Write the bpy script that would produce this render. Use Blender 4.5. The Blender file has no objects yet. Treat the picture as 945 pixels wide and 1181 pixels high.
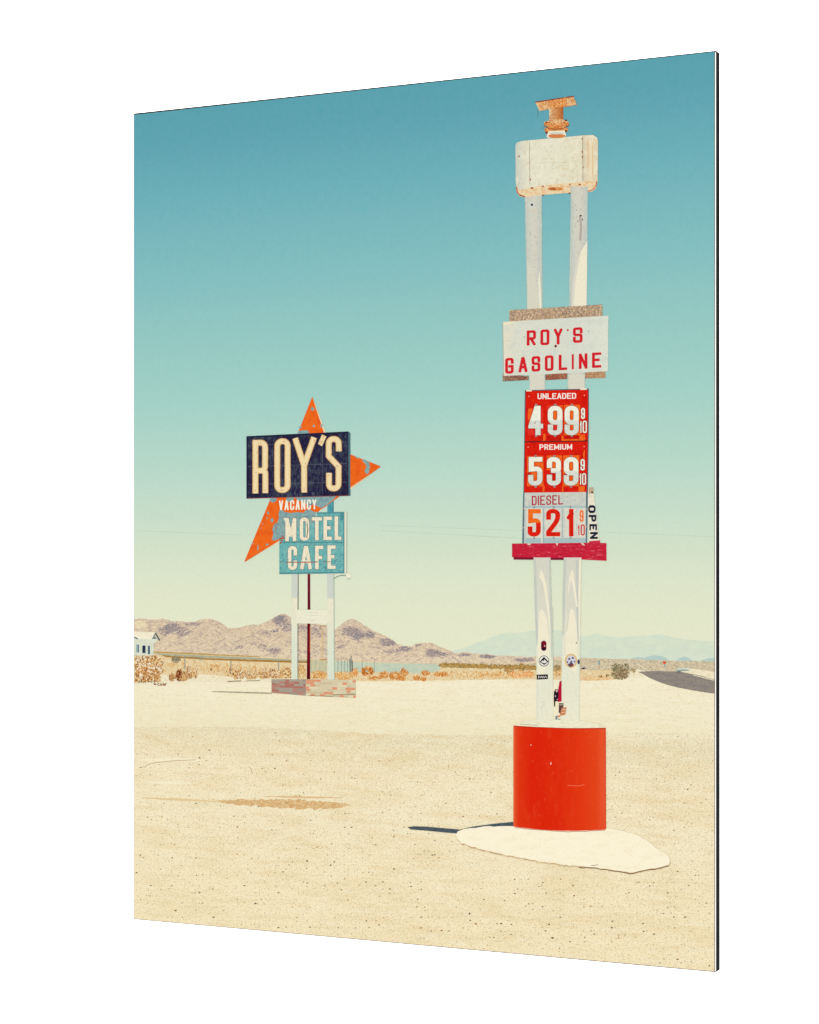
import bpy, math, random
from mathutils import Vector
from mathutils.geometry import delaunay_2d_cdt

# ------------------------------------------------------------------ camera, light, exposure
scene = bpy.context.scene
FPX, CX, CY = 2388.0, 472.5, 637.6        # focal length and optical axis, in units of a 945 wide picture
PH = 0.80                                 # height of the print in metres
MPX = PH / 1062.0
ZR = FPX * MPX                            # distance to the near (right) edge
CAM = Vector((0.0, -ZR, 0.10))
cam = bpy.data.cameras.new('camera')
camo = bpy.data.objects.new('camera', cam)
scene.collection.objects.link(camo)
camo.location = CAM
camo.rotation_euler = (math.radians(90), 0, 0)
cam.sensor_fit = 'HORIZONTAL'
cam.sensor_width = 36.0
cam.lens = 36.0 * FPX / 945.0
cam.shift_y = 47.1 / 945.0
cam.clip_start = 0.05
cam.clip_end = 100.0
scene.camera = camo

world = bpy.data.worlds.new('World')
scene.world = world
world.use_nodes = True
world.node_tree.nodes['Background'].inputs[0].default_value = (1, 1, 1, 1)
world.node_tree.nodes['Background'].inputs[1].default_value = 1.0

def add_backdrop_fill(x, z):  # unseen area lamp, added to lift the wall behind to pure white
    d = bpy.data.lights.new('backdrop_fill', 'AREA')
    d.shape = 'RECTANGLE'; d.size = 3.0; d.size_y = 1.0; d.energy = 260.0
    o = bpy.data.objects.new('backdrop_fill', d)
    scene.collection.objects.link(o)
    o.location = (x, 1.2, z)
    t = Vector((x * 0.3, 3.4, 0.1)) - o.location
    o.rotation_euler = t.to_track_quat('-Z', 'Y').to_euler()
add_backdrop_fill(-1.6, 2.7); add_backdrop_fill(1.6, 2.7)

scene.view_settings.view_transform = 'Standard'
scene.view_settings.look = 'None'
scene.view_settings.exposure = 0.0
scene.view_settings.gamma = 1.0
scene.cycles.max_bounces = 4

# ------------------------------------------------------------------ the print's own plane
XR, XL, DL = (824.5 - CX) * MPX, (154.2 - CX) * MPX * 1.1444, 1.1444 * ZR
A = Vector((CAM.x + XL, CAM.y + DL, 0)); B = Vector((CAM.x + XR, CAM.y + ZR, 0))
U = (B - A).normalized(); WID = (B - A).length
NRM = Vector((U.y, -U.x, 0))                     # towards the viewer
ZB = CAM.z - (1121.0 - CY) * MPX
BASE = Vector(((A.x + B.x) / 2, (A.y + B.y) / 2, ZB))
ROT = math.atan2(U.y, U.x)

def P(px, py, off=0.0):
    """a point of the photographed print -> metres on the panel (x right, z up, -y outwards)"""
    d = Vector(((px - CX) / FPX, 1.0, -(py - CY) / FPX))
    t = (BASE + NRM * off - CAM).dot(NRM) / d.dot(NRM)
    q = CAM + d * t - BASE
    return q.dot(U), -off, q.z

def zpx(py): return P(489, py)[2]

LEVEL = [0.0]
STEP = 1.4e-6
def nxt():
    LEVEL[0] += STEP
    return LEVEL[0]

root = bpy.data.objects.new('photo_print', None)
scene.collection.objects.link(root)
root.location = BASE; root.rotation_euler = (0, 0, ROT)
root.empty_display_size = 0.1
root['label'] = 'tall frameless acrylic print of a desert photo with roadside signs, black edge at right'
root['category'] = 'wall print'

# ------------------------------------------------------------------ materials
def lin(c):
    return c / 12.92 if c <= 0.04045 else ((c + 0.055) / 1.055) ** 2.4
def col(h):
    h = h.lstrip('#')
    return tuple(lin(int(h[i:i + 2], 16) / 255) for i in (0, 2, 4)) + (1,)

MATS = {}
def mat(name, base, *layers, rough=0.75):
    """base: '#rrggbb' or (axis, [(pos, hex)...]) with axis z (picture rows), x (picture columns), u, v
       layers: (size_x, size_y, lo, hi, hex, amount[, seed]) noise laid over the ink"""
    m = bpy.data.materials.new(name); m.use_nodes = True
    nt = m.node_tree; N = nt.nodes; L = nt.links
    bs = N['Principled BSDF']
    bs.inputs['Roughness'].default_value = rough
    bs.inputs['Specular IOR Level'].default_value = 0.0
    tc = N.new('ShaderNodeTexCoord')
    if isinstance(base, str):
        rgb = N.new('ShaderNodeRGB'); rgb.outputs[0].default_value = col(base); cur = rgb.outputs[0]
    else:
        ax, st = base
        sep = N.new('ShaderNodeSeparateXYZ')
        L.new(tc.outputs['UV' if ax in 'uv' else 'Object'], sep.inputs[0])
        src = sep.outputs[{'z': 2, 'x': 0, 'u': 0, 'v': 1}[ax]]
        st = [((zpx(p) if ax == 'z' else P(p, 600)[0] if ax == 'x' else p), h) for p, h in st]
        st.sort()
        lo, hi = st[0][0], st[-1][0]
        mr = N.new('ShaderNodeMapRange')
        mr.inputs[1].default_value = lo; mr.inputs[2].default_value = hi
        L.new(src, mr.inputs[0])
        cr = N.new('ShaderNodeValToRGB')
        while len(cr.color_ramp.elements) > 1: cr.color_ramp.elements.remove(cr.color_ramp.elements[0])
        for i, (p, h) in enumerate(st):
            e = cr.color_ramp.elements[0] if i == 0 else cr.color_ramp.elements.new((p - lo) / (hi - lo))
            e.position = (p - lo) / (hi - lo); e.color = col(h)
        L.new(mr.outputs[0], cr.inputs[0]); cur = cr.outputs[0]
    for k, ly in enumerate(layers):
        sx, sy, lo, hi, hx, amt = ly[:6]
        seed = ly[6] if len(ly) > 6 else k * 7.3 + len(name)
        mp = N.new('ShaderNodeMapping')
        mp.inputs['Scale'].default_value = (1 / (sx * MPX), 0.0, 1 / (sy * MPX))
        mp.inputs['Location'].default_value = (seed * 3.1, seed, seed * 1.7)
        L.new(tc.outputs['Object'], mp.inputs[0])
        nz = N.new('ShaderNodeTexNoise'); nz.inputs['Scale'].default_value = 1.0
        nz.inputs['Detail'].default_value = 3.0
        L.new(mp.outputs[0], nz.inputs['Vector'])
        mr = N.new('ShaderNodeMapRange')
        mr.inputs[1].default_value = lo; mr.inputs[2].default_value = hi
        mr.inputs[4].default_value = amt
        L.new(nz.outputs[0], mr.inputs[0])
        mx = N.new('ShaderNodeMix'); mx.data_type = 'RGBA'
        L.new(mr.outputs[0], mx.inputs[0]); L.new(cur, mx.inputs[6]); mx.inputs[7].default_value = col(hx)
        cur = mx.outputs[2]
    L.new(cur, bs.inputs['Base Color'])
    MATS[name] = m
    return m

def flat(h, amt=0.25):
    """a plain ink with a little grain"""
    k = 'ink_' + h.lstrip('#')
    if k not in MATS:
        r, g, b = (int(h.lstrip('#')[i:i + 2], 16) for i in (0, 2, 4))
        dk = '#%02x%02x%02x' % (int(r * .8), int(g * .8), int(b * .8))
        mat(k, h, (2.2, 2.2, .45, .75, dk, amt))
    return MATS[k]

# ------------------------------------------------------------------ mesh helpers
def new_mesh(name, parent, verts, faces, mats, fm, uvs=None):
    me = bpy.data.meshes.new(name)
    me.from_pydata(verts, [], faces)
    for m in mats: me.materials.append(m)
    for p, i in zip(me.polygons, fm): p.material_index = i
    if uvs:
        ul = me.uv_layers.new(name='UVMap')
        for lp in me.loops: ul.data[lp.index].uv = uvs[lp.vertex_index]
    me.update()
    o = bpy.data.objects.new(name, me)
    scene.collection.objects.link(o)
    o.parent = parent
    return o

def union(polys):
    vs, fs = [], []
    for p in polys:
        if len(p) < 3: continue
        ar = sum(p[i - 1][0] * p[i][1] - p[i][0] * p[i - 1][1] for i in range(len(p)))
        if abs(ar) < 1e-4: continue
        if ar < 0: p = p[::-1]
        fs.append(list(range(len(vs), len(vs) + len(p))))
        vs += [Vector((x, y)) for x, y in p]
    r = delaunay_2d_cdt(vs, [], fs, 1, 1e-5, True)
    return [(v.x, v.y) for v in r[0]], [list(f) for f, o in zip(r[2], r[5]) if o]

def ink(name, parent, items, merge=True):
    """one printed shape: items = [(list of polygons in picture px, material), ...] laid in order"""
    verts, faces, mats, fm = [], [], [], []
    for polys, m in items:
        if isinstance(m, str): m = flat(m)
        off = nxt()
        if m not in mats: mats.append(m)
        mi = mats.index(m)
        if merge:
            V, F = union(polys)
        else:
            V, F = [], []
            for p in polys:
                F.append(list(range(len(V), len(V) + len(p)))); V += list(p)
        b = len(verts)
        verts += [P(x, y, off) for x, y in V]
        for f in F:
            a = sum(V[f[i]][0] * V[f[(i + 1) % len(f)]][1] - V[f[(i + 1) % len(f)]][0] * V[f[i]][1] for i in range(len(f)))
            g = [b + i for i in f]
            if a > 0: g.reverse()
            faces.append(g); fm.append(mi)
    return new_mesh(name, parent, verts, faces, mats, fm)

def inks(name, parent, polys, m):
    return [ink(name, parent, [([p], m)]) for p in polys]

def ribbon(name, parent, left, right, m, extra=()):
    """a strip between two picture polylines, with u across and v down, plus extra ink items on it"""
    off = nxt(); verts, faces, uv, n = [], [], [], len(left)
    for i in range(n):
        for k, (x, y) in enumerate((left[i], right[i])):
            verts.append(P(x, y, off)); uv.append((k, i / (n - 1)))
        if i: faces.append([2 * i - 2, 2 * i - 1, 2 * i + 1, 2 * i][::-1])
    mats, fm = [m], [0] * len(faces)
    for polys, mm in extra:
        if isinstance(mm, str): mm = flat(mm)
        off = nxt()
        if mm not in mats: mats.append(mm)
        V, F = union(polys); b = len(verts)
        verts += [P(x, y, off) for x, y in V]; uv += [(0, 0)] * len(V)
        for f in F:
            a = sum(V[f[i]][0] * V[f[(i + 1) % len(f)]][1] - V[f[(i + 1) % len(f)]][0] * V[f[i]][1] for i in range(len(f)))
            g = [b + i for i in f]
            if a > 0: g.reverse()
            faces.append(g); fm.append(mats.index(mm))
    return new_mesh(name, parent, verts, faces, mats, fm, uv)

rnd = random.Random(7)
def rect(x0, y0, x1, y1): return [(x0, y0), (x1, y0), (x1, y1), (x0, y1)]
def ell(cx, cy, rx, ry, n=14, a0=0, a1=2 * math.pi):
    return [(cx + rx * math.cos(a0 + (a1 - a0) * i / n), cy + ry * math.sin(a0 + (a1 - a0) * i / n)) for i in range(n)]
def blob(cx, cy, rx, ry, jag=.35, n=11, rot=0.0):
    o = []
    for i in range(n):
        a = 2 * math.pi * i / n; k = 1 + rnd.uniform(-jag, jag)
        x, y = rx * k * math.cos(a), ry * k * math.sin(a)
        o.append((cx + x * math.cos(rot) - y * math.sin(rot), cy + x * math.sin(rot) + y * math.cos(rot)))
    return o
def cluster(cx, cy, rx, ry, n, s, rot=0.0, flatn=.5, inside=None):
    o = []
    for _ in range(n):
        a, r = rnd.uniform(0, 6.28), rnd.random() ** .6
        x, y = cx + rx * r * math.cos(a), cy + ry * r * math.sin(a)
        k = s * rnd.uniform(.5, 1.3)
        if inside and not inside(x, y): continue
        o.append(blob(x, y, k, k * flatn, .4, 7, rot + rnd.uniform(-.4, .4)))
    return o
def jag(pts, step=3.0, amp=.5):
    o = []
    for (x0, y0), (x1, y1) in zip(pts, pts[1:]):
        n = max(1, int(math.hypot(x1 - x0, y1 - y0) / step))
        for i in range(n):
            t = i / n
            o.append((x0 + (x1 - x0) * t + rnd.uniform(-amp, amp) * .3, y0 + (y1 - y0) * t + rnd.uniform(-amp, amp)))
    o.append(pts[-1]); return o

def rounded(pts, R, closed):
    n = len(pts); o = []
    for i, p in enumerate(pts):
        k = p[2] if len(p) > 2 else 0
        if k == 0 or (not closed and i in (0, n - 1)) or R <= 0:
            o.append((p[0], p[1])); continue
        a, b = pts[i - 1], pts[(i + 1) % n]
        v1 = Vector((a[0] - p[0], a[1] - p[1])); v2 = Vector((b[0] - p[0], b[1] - p[1]))
        r = min(R * k, v1.length * .5, v2.length * .5)
        s, e = Vector(p[:2]) + v1.normalized() * r, Vector(p[:2]) + v2.normalized() * r
        for j in range(7):
            t = j / 6; w = 1.0
            q = ((1 - t) ** 2 * s + 2 * t * (1 - t) * Vector(p[:2]) * .85 + t * t * e)
            q = q / ((1 - t) ** 2 + 2 * t * (1 - t) * .85 + t * t)
            o.append((q.x, q.y))
    return o

def hull(pts):
    pts = sorted(set(pts))
    def half(it):
        o = []
        for p in it:
            while len(o) > 1 and (o[-1][0] - o[-2][0]) * (p[1] - o[-2][1]) - (o[-1][1] - o[-2][1]) * (p[0] - o[-2][0]) <= 1e-9: o.pop()
            o.append(p)
        return o[:-1]
    return half(pts) + half(pts[::-1])

def stroke(pts, w, R=0, closed=False, cap=True):
    """polygons of a thick line with mitred joints"""
    P2 = [Vector(p) for p in rounded(pts, R, closed)]
    q = [P2[0]]
    for p in P2[1:]:
        if (p - q[-1]).length > 1e-4: q.append(p)
    if closed and (q[0] - q[-1]).length < 1e-4: q.pop()
    P2 = q; n = len(P2); h = w / 2; out = []
    if cap and not closed:
        P2[0] = P2[0] + (P2[0] - P2[1]).normalized() * h
        P2[-1] = P2[-1] + (P2[-1] - P2[-2]).normalized() * h
    segs = n if closed else n - 1
    D = [(P2[(i + 1) % n] - P2[i]).normalized() for i in range(segs)]
    def nn(d): return Vector((-d.y, d.x))
    def joint(i, seg):
        has = closed or 0 < i < n - 1
        if not has: return nn(D[seg]) * h
        a, b = D[(i - 1) % segs], D[i % segs]
        m = nn(a) + nn(b)
        if m.length < .85: return nn(D[seg]) * h
        m.normalize(); return m * (h / max(.3, m.dot(nn(D[seg]))))
    for s in range(segs):
        i, j = s, (s + 1) % n
        a, b = joint(i, s), joint(j, s)
        out.append(hull([tuple(P2[i] + a), tuple(P2[j] + b), tuple(P2[j] - b), tuple(P2[i] - a)]))
    return out

def clip(poly, x0, y0, x1, y1):
    for ax, lim, sg in ((0, x0, 1), (0, x1, -1), (1, y0, 1), (1, y1, -1)):
        o = []
        for i in range(len(poly)):
            a, b = poly[i - 1], poly[i]
            ia, ib = (a[ax] - lim) * sg >= 0, (b[ax] - lim) * sg >= 0
            if ia != ib:
                t = (lim - a[ax]) / (b[ax] - a[ax])
                o.append((a[0] + (b[0] - a[0]) * t, a[1] + (b[1] - a[1]) * t))
            if ib: o.append(b)
        poly = o
        if not poly: return []
    return poly

G = {
 'A': [([(0, 0), (.44, 1), (.56, 1), (1, 0)], 0), ([(.22, .3), (.78, .3)], 0)],
 'C': [([(1, .7), (1, 1, 1), (0, 1, 1), (0, 0, 1), (1, 0, 1), (1, .3)], 0)],
 'D': [([(0, 0), (0, 1), (1, 1, 1), (1, 0, 1)], 1)],
 'E': [([(1, 1), (0, 1), (0, 0), (1, 0)], 0), ([(0, .52), (.75, .52)], 0)],
 'F': [([(1, 1), (0, 1), (0, 0)], 0), ([(0, .5), (.75, .5)], 0)],
 'G': [([(1, .74), (1, 1, 1), (0, 1, 1), (0, 0, 1), (1, 0, 1), (1, .46), (.55, .46)], 0)],
 'I': [([(.5, 0), (.5, 1)], 0)],
 'L': [([(0, 1), (0, 0), (1, 0)], 0)],
 'M': [([(0, 0), (0, 1)], 0), ([(1, 0), (1, 1)], 0), ([(0, 1), (.5, .15), (1, 1)], 0)],
 'N': [([(0, 0), (0, 1)], 0), ([(1, 0), (1, 1)], 0), ([(0, 1), (1, 0)], 0)],
 'O': [([(0, 0, 1), (0, 1, 1), (1, 1, 1), (1, 0, 1)], 1)],
 'P': [([(0, 0), (0, 1), (1, 1, 1), (1, .45, 1), (0, .45)], 0)],
 'R': [([(0, 0), (0, 1), (1, 1, 1), (1, .45, 1), (0, .45)], 0), ([(.45, .45), (.95, 0)], 0)],
 'S': [([(1, .72), (1, 1, 1), (0, 1, 1), (0, .53, 1), (1, .5, 1), (1, 0, 1), (0, 0, 1), (0, .28)], 0)],
 'T': [([(0, 1), (1, 1)], 0), ([(.5, 1), (.5, 0)], 0)],
 'U': [([(0, 1), (0, 0, 1), (1, 0, 1), (1, 1)], 0)],
 'V': [([(0, 1), (.47, 0), (.53, 0), (1, 1)], 0)],
 'Y': [([(0, 1), (.5, .5), (1, 1)], 0), ([(.5, .5), (.5, 0)], 0)],
 '0': [([(0, 0, 1), (0, 1, 1), (1, 1, 1), (1, 0, 1)], 1)],
 '1': [([(.75, 0), (.75, 1)], 0), ([(.7, .86), (.05, .72)], 0)],
 '2': [([(0, .72), (0, 1, 1), (1, 1, 1), (1, .62, 1), (0, .1), (0, 0), (1, 0)], 0)],
 '3': [([(0, .74), (0, 1, 1), (1, 1, 1), (1, .53, 1), (.45, .53)], 0), ([(.45, .53), (1, .53, 1), (1, 0, 1), (0, 0, 1), (0, .26)], 0)],
 '4': [([(1, .27), (0, .27), (.6, 1)], 0), ([(.74, 0), (.74, 1)], 0)],
 '5': [([(1, 1), (.06, 1), (.06, .58), (1, .62, 1), (1, 0, 1), (0, 0, 1), (0, .25)], 0)],
 '9': [([(0, .42, 1), (0, 1, 1), (1, 1, 1), (1, .42, 1)], 1), ([(1, .7), (1, 0, 1), (0, 0, 1), (0, .24)], 0)],
}
def glyph(ch, x0, y0, x1, y1, w, wy=None, R=3.0, slope=0.0, xr=None, lean=0.0):
    """a letter filling the box x0..x1, y0 (top)..y1; w = thickness of uprights, wy = of the level strokes"""
    wy = wy or w; k = w / wy
    bx0, bx1, by0, by1 = x0, x1, y0 * k, y1 * k
    out = []
    for pts, closed in G[ch]:
        q = [(bx0 + w / 2 + p[0] * (bx1 - bx0 - w), by1 - w / 2 - p[1] * (by1 - by0 - w), p[2] if len(p) > 2 else 0) for p in pts]
        for poly in stroke(q, w, R, bool(closed)):
            c = clip(poly, bx0, by0, bx1, by1)
            if len(c) > 2: out.append([(x, y / k) for x, y in c])
    xr = x0 if xr is None else xr
    return [[(x + lean * (y1 - y) / (y1 - y0), y + slope * (x - xr)) for x, y in p] for p in out]

def word(text, x0, y0, x1, y1, w, wy=None, R=2.0, slope=0.0, gap=1.2, widths={}):
    ws = [widths.get(c, .35 if c == 'I' else 1.25 if c == 'M' else 1.0) for c in text]
    u = (x1 - x0 - gap * (len(text) - 1)) / sum(ws); x = x0; out = []
    for c, k in zip(text, ws):
        out += glyph(c, x, y0, x + u * k, y1, w, wy, R, slope, x0); x += u * k + gap
    return out

# ------------------------------------------------------------------ the white studio wall behind
wm = bpy.data.materials.new('white_wall_paint'); wm.use_nodes = True
wb = wm.node_tree.nodes['Principled BSDF']
wb.inputs['Roughness'].default_value = .9; wb.inputs['Specular IOR Level'].default_value = 0.1
tn = wm.node_tree.nodes.new('ShaderNodeTexNoise'); tn.inputs['Scale'].default_value = 60
cr = wm.node_tree.nodes.new('ShaderNodeValToRGB')
cr.color_ramp.elements[0].color = (.86, .86, .86, 1); cr.color_ramp.elements[1].color = (.9, .9, .9, 1)
wm.node_tree.links.new(tn.outputs[0], cr.inputs[0]); wm.node_tree.links.new(cr.outputs[0], wb.inputs['Base Color'])
wme = bpy.data.meshes.new('wall')
vv = [(x, y, z) for x in (-8, 8) for y in (3.4, 3.5) for z in (-4, 6)]
wme.from_pydata(vv, [], [(0, 1, 5, 4), (2, 6, 7, 3), (0, 2, 3, 1), (4, 5, 7, 6), (1, 3, 7, 5), (0, 4, 6, 2)])
wme.materials.append(wm)
wall = bpy.data.objects.new('wall', wme); scene.collection.objects.link(wall); wall['kind'] = 'structure'

# ------------------------------------------------------------------ the panel itself
def slab(name, x0, x1, z0, z1, y0, y1, m, top_left=0.0):
    v = [(x0, y0, z0), (x1, y0, z0), (x1, y0, z1), (x0, y0, z1 + top_left), (x0, y1, z0), (x1, y1, z0), (x1, y1, z1), (x0, y1, z1 + top_left)]
    f = [(0, 1, 2, 3), (5, 4, 7, 6), (4, 0, 3, 7), (1, 5, 6, 2), (3, 2, 6, 7), (4, 5, 1, 0)]
    return new_mesh(name, root, v, f, [m], [0] * 6)
black = mat('black_panel_core', '#2b2b2c', (20, 60, .4, .7, '#1c1c1d', .7))
seam = mat('dark_seam', '#5a4636', (10, 40, .4, .6, '#1d1a18', .8))
clear = mat('polished_acrylic_edge', '#fffdf6', (6, 30, .4, .7, '#f2efe6', .6))
w2 = WID / 2
slab('backing_panel', -w2, w2, -.0009, PH + .0016, .0042, .0150, black, .0006)
slab('acrylic_sheet', -w2 + .0002, w2 - .00001, .0001, PH, .0013, .0042, clear)
slab('print_sheet', -w2, w2, -.0003, PH + .0003, .0, .0012, seam, .0010)

# ------------------------------------------------------------------ sky
TL, TR, BR, BL = (154.3, 132.2), (824.3, 59.4), (824.3, 1120.6), (154.3, 1059.8)
sky = mat('sky_ink', ('z', [(60, '#549dab'), (130, '#5ca2af'), (200, '#6bafb8'), (290, '#80bcbf'), (380, '#94c8c2'), (460, '#a4d1c6'),
                            (540, '#b9d9c9'), (610, '#cddfc9'), (660, '#dbe4c9'), (700, '#e3e7ca'), (770, '#e8e8c9')]),
          (9, 9, .35, .75, '#ffffff', .02), (2.2, 2.2, .4, .7, '#3c6a70', .04))
ink('sky', root, [([[TL, TR, (824.3, 790), (154.3, 790)]], sky)])
inks('overhead_wire', root, stroke([(154.3, 612), (280, 617)], .7) + stroke([(440, 606), (602, 612)], .6) + stroke([(440, 612), (602, 621)], .6) +
                            stroke([(700, 614), (824, 619)], .6), mat('wire_ink', '#bad0ba', (30, 9, .4, .6, '#c3d8c0', .8)))

# ------------------------------------------------------------------ mountains
far = mat('hazy_mountain_ink', ('z', [(727, '#d6e0c8'), (745, '#d4dfca'), (762, '#d5e0cc')]), (16, 7, .48, .62, '#dce4ca', .6), (5, 3, .5, .62, '#ccdaca', .45))
ink('hazy_mountain_range', root, [([jag([(520, 751.6), (536, 747.5), (548, 742), (560, 738), (575, 732), (585, 729.5), (597, 730.3), (610, 728), (625, 726),
    (645, 727), (660, 732.5), (668, 734), (680, 732.5), (688, 730.6), (698, 733), (715, 735), (735, 733.5), (750, 732.5), (762, 731.5), (770, 733),
    (780, 736), (795, 738), (810, 739), (824.3, 740)], 4, .3) + [(824.3, 768), (520, 768)]], far)])
blue = mat('blue_hill_ink', '#b4cbc4', (5, 3, .45, .6, '#b9cfc8', .8))
for q in ([(727, 762), (730, 758.5), (736, 757.5), (744, 759), (748, 757), (754, 755.8), (763, 756.5), (768, 758.5), (772, 762)],
          [(778, 763), (783, 759.5), (789, 757), (794, 758.5), (799, 762), (800, 764)], [(806, 764), (812, 760.5), (818, 759.3), (824.3, 758.8), (824.3, 765)]):
    ink('small_blue_hill', root, [([q], blue)])

sk = [(154.3, 714), (165, 713.6), (172, 714.6), (178, 715), (184, 713.6), (190, 713.4), (198, 716.4), (205, 716), (215, 717.6), (226, 716.6), (231, 714.8), (238, 713.2),
      (245, 714), (252, 716.5), (258, 720), (264.5, 724.8), (272, 724.2), (280, 723), (287, 721), (293, 719.5), (297, 721.2), (304, 718.5), (312, 714.5),
      (318, 710.8), (324, 708.5), (329, 708.2), (333, 710), (340, 716), (350, 717), (362, 718), (374, 722), (386, 727), (392, 722), (398, 716.4), (403, 714),
      (408, 713.8), (414, 717), (421, 721.6), (427, 724.5), (432, 728), (438, 730.5), (445, 733.6), (450, 736), (458, 742), (465, 744.4), (475, 745.5),
      (480, 742.3), (490, 741.8), (497, 741.3), (503, 744), (510, 747), (520, 750.5), (526, 753.3), (537, 752), (546, 753.5), (556, 754.5), (562, 753.6), (570, 756),
      (590, 756.5), (602, 757.4), (625, 757), (650, 757.5), (680, 759), (740, 760.5), (824.3, 763)]
def sky_y(x):
    for (a, b), (c, d) in zip(sk, sk[1:]):
        if a <= x <= c: return b + (d - b) * (x - a) / (c - a)
    return 999
under = lambda x, y: y > sky_y(x) + 1.0
rock = mat('rocky_mountain_ink', ('z', [(708, '#d2bca4'), (735, '#dac4a6'), (764, '#e2ceae')]),
           (14, 7, .50, .64, '#c6b09c', .6), (4.2, 2.4, .53, .64, '#b7a498', .6), (2.6, 1.6, .54, .64, '#f3e0bc', .7), (1.8, 1.4, .57, .66, '#98868a', .55))
gray = mat('dark_rock_ink', '#948888', (3, 2, .47, .6, '#b9a596', .8), (2, 1.5, .55, .62, '#6f6d74', .8))
slate = mat('slate_rock_ink', '#7d7f86', (2, 1.5, .5, .6, '#9c9290', .8))
pale = mat('pale_slope_ink', '#e9dab6', (5, 3, .45, .6, '#dfcba6', .8))
def ridges(cx, top, halfw, n, seed):
    r = random.Random(seed); dk, lt = [], []
    for _ in range(n):
        sd = r.choice((-1, 1)); u = r.random(); x = cx + sd * halfw * u; y = top + 3 + (758 - top) * r.random() * .9 + 6 * u
        if y < sky_y(x) + 2 or x < 156: continue
        l = r.uniform(4, 13); a = r.uniform(.15, .8)
        pts = [(x, y), (x + sd * l * .5, y + a * l * .5 + r.uniform(-.5, .5)), (x + sd * l, y + a * l)]
        if y + a * l > 756 + (x - 240) * .035: continue
        (dk if r.random() < .55 else lt).extend(stroke(pts, r.uniform(.35, .8), cap=False))
    return dk, lt
RD, RL = [], []
for a in ((196, 716, 34, 36, 1), (238, 713, 30, 44, 2), (328, 709, 55, 80, 3), (403, 714, 48, 76, 4), (490, 742, 34, 30, 5), (280, 722, 30, 26, 6)):
    d_, l_ = ridges(*a); RD += d_; RL += l_
DARK = [
    (199, 724, 9, 6, 46, 2.1, -.5, .45, under),
    (211, 729, 8, 6, 26, 2.0, -.4, .45, under),
    (190, 728, 7, 5, 24, 1.8, -.5, .5, under),
    (222, 719.5, 9, 2.5, 14, 1.8, -.2, .4, under),
    (323, 715, 9, 6, 40, 1.9, -.5, .5, under),
    (330, 722, 8, 7, 26, 1.7, -.5, .5),
    (316, 750, 8, 4.5, 26, 1.7, -.5, .5),
    (303, 747, 6, 5, 10, 1.5, -.6, .5),
    (277, 746, 5, 2, 7, 1.6, -.2, .4),
    (308, 730, 8, 3, 10, 1.3, -.4, .5),
    (350, 725, 6, 4, 16, 1.5, .5, .5),
    (366, 728, 8, 7, 26, 1.6, -.3, .6),
    (404, 728, 12, 5.5, 52, 2.0, .25, .45, under),
    (424, 732, 11, 4.5, 44, 2.0, .35, .45, under),
    (412, 735, 7, 4, 22, 1.8, .2, .45),
    (447, 741, 12, 4.5, 46, 2.1, .3, .4, under),
    (466, 748.5, 9, 3.2, 30, 1.8, .2, .4, under),
    (452, 751, 10, 2.2, 20, 1.7, .15, .35),
    (499, 753, 8, 4.5, 42, 2.0, .1, .4, under),
    (510, 755, 9, 2.6, 26, 2.0, .15, .3, under),
    (393, 746, 5, 2, 8, 1.5, -.6, .4),
    (482, 744.4, 7, 1.4, 12, 1.4, -.1, .4, under),
    (536, 755.4, 8, 1.5, 22, 1.7, 0, .35, under),
    (562, 757.3, 9, 2.0, 34, 1.9, .05, .35, under),
    (605, 761, 11, 2.2, 34, 2.0, 0, .35),
]
def tier(grow, num, size):
    o = []
    for a in DARK:
        a = list(a); a[2] *= grow; a[3] *= grow; a[4] = int(a[4] * num); a[5] *= size
        while len(a) < 8: a.append([0, 0, 0, 0, 0, 0, 0.0, .5][len(a)])
        if len(a) < 9: a.append(under)
        a[8] = lambda x, y: y > sky_y(x) + .9 and y < 757 + (x - 240) * .032
        o += cluster(*a)
    return o
ink('rocky_mountain_range', root, [
    ([jag(sk[:64], 2.6, .45) + [(824.3, 778), (154.3, 778)]], rock),
    ([blob(162, 720.5, 7.6, 4.6, .2)], pale),
    (tier(1.15, 1.3, .9), '#c3b0a0'), (tier(.95, 1.1, .8), '#a09290'), (tier(.85, .55, .75), gray),
    (RD, '#b19f96'), (RL, '#ead9b8'),
    (cluster(322, 712.5, 7, 2.4, 18, 1.2, -.5, .5, under) + cluster(318, 726, 3, 3, 6, 1.2, 0, .6) + cluster(413, 733, 8, 3.4, 16, 1.3, .2, .5) + cluster(426, 731, 5, 2, 8, 1.1, .3, .5) +
     cluster(194, 722, 5, 3, 10, 1.2, -.5, .5, under) + cluster(205, 729, 2.2, 2.4, 7, 1.2, -1, .5) + cluster(466, 746.4, 4, 1, 6, 1.2, .1, .5) +
     cluster(291, 721, 4, 1, 5, 1.2, -.2, .5, under), slate)])

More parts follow.
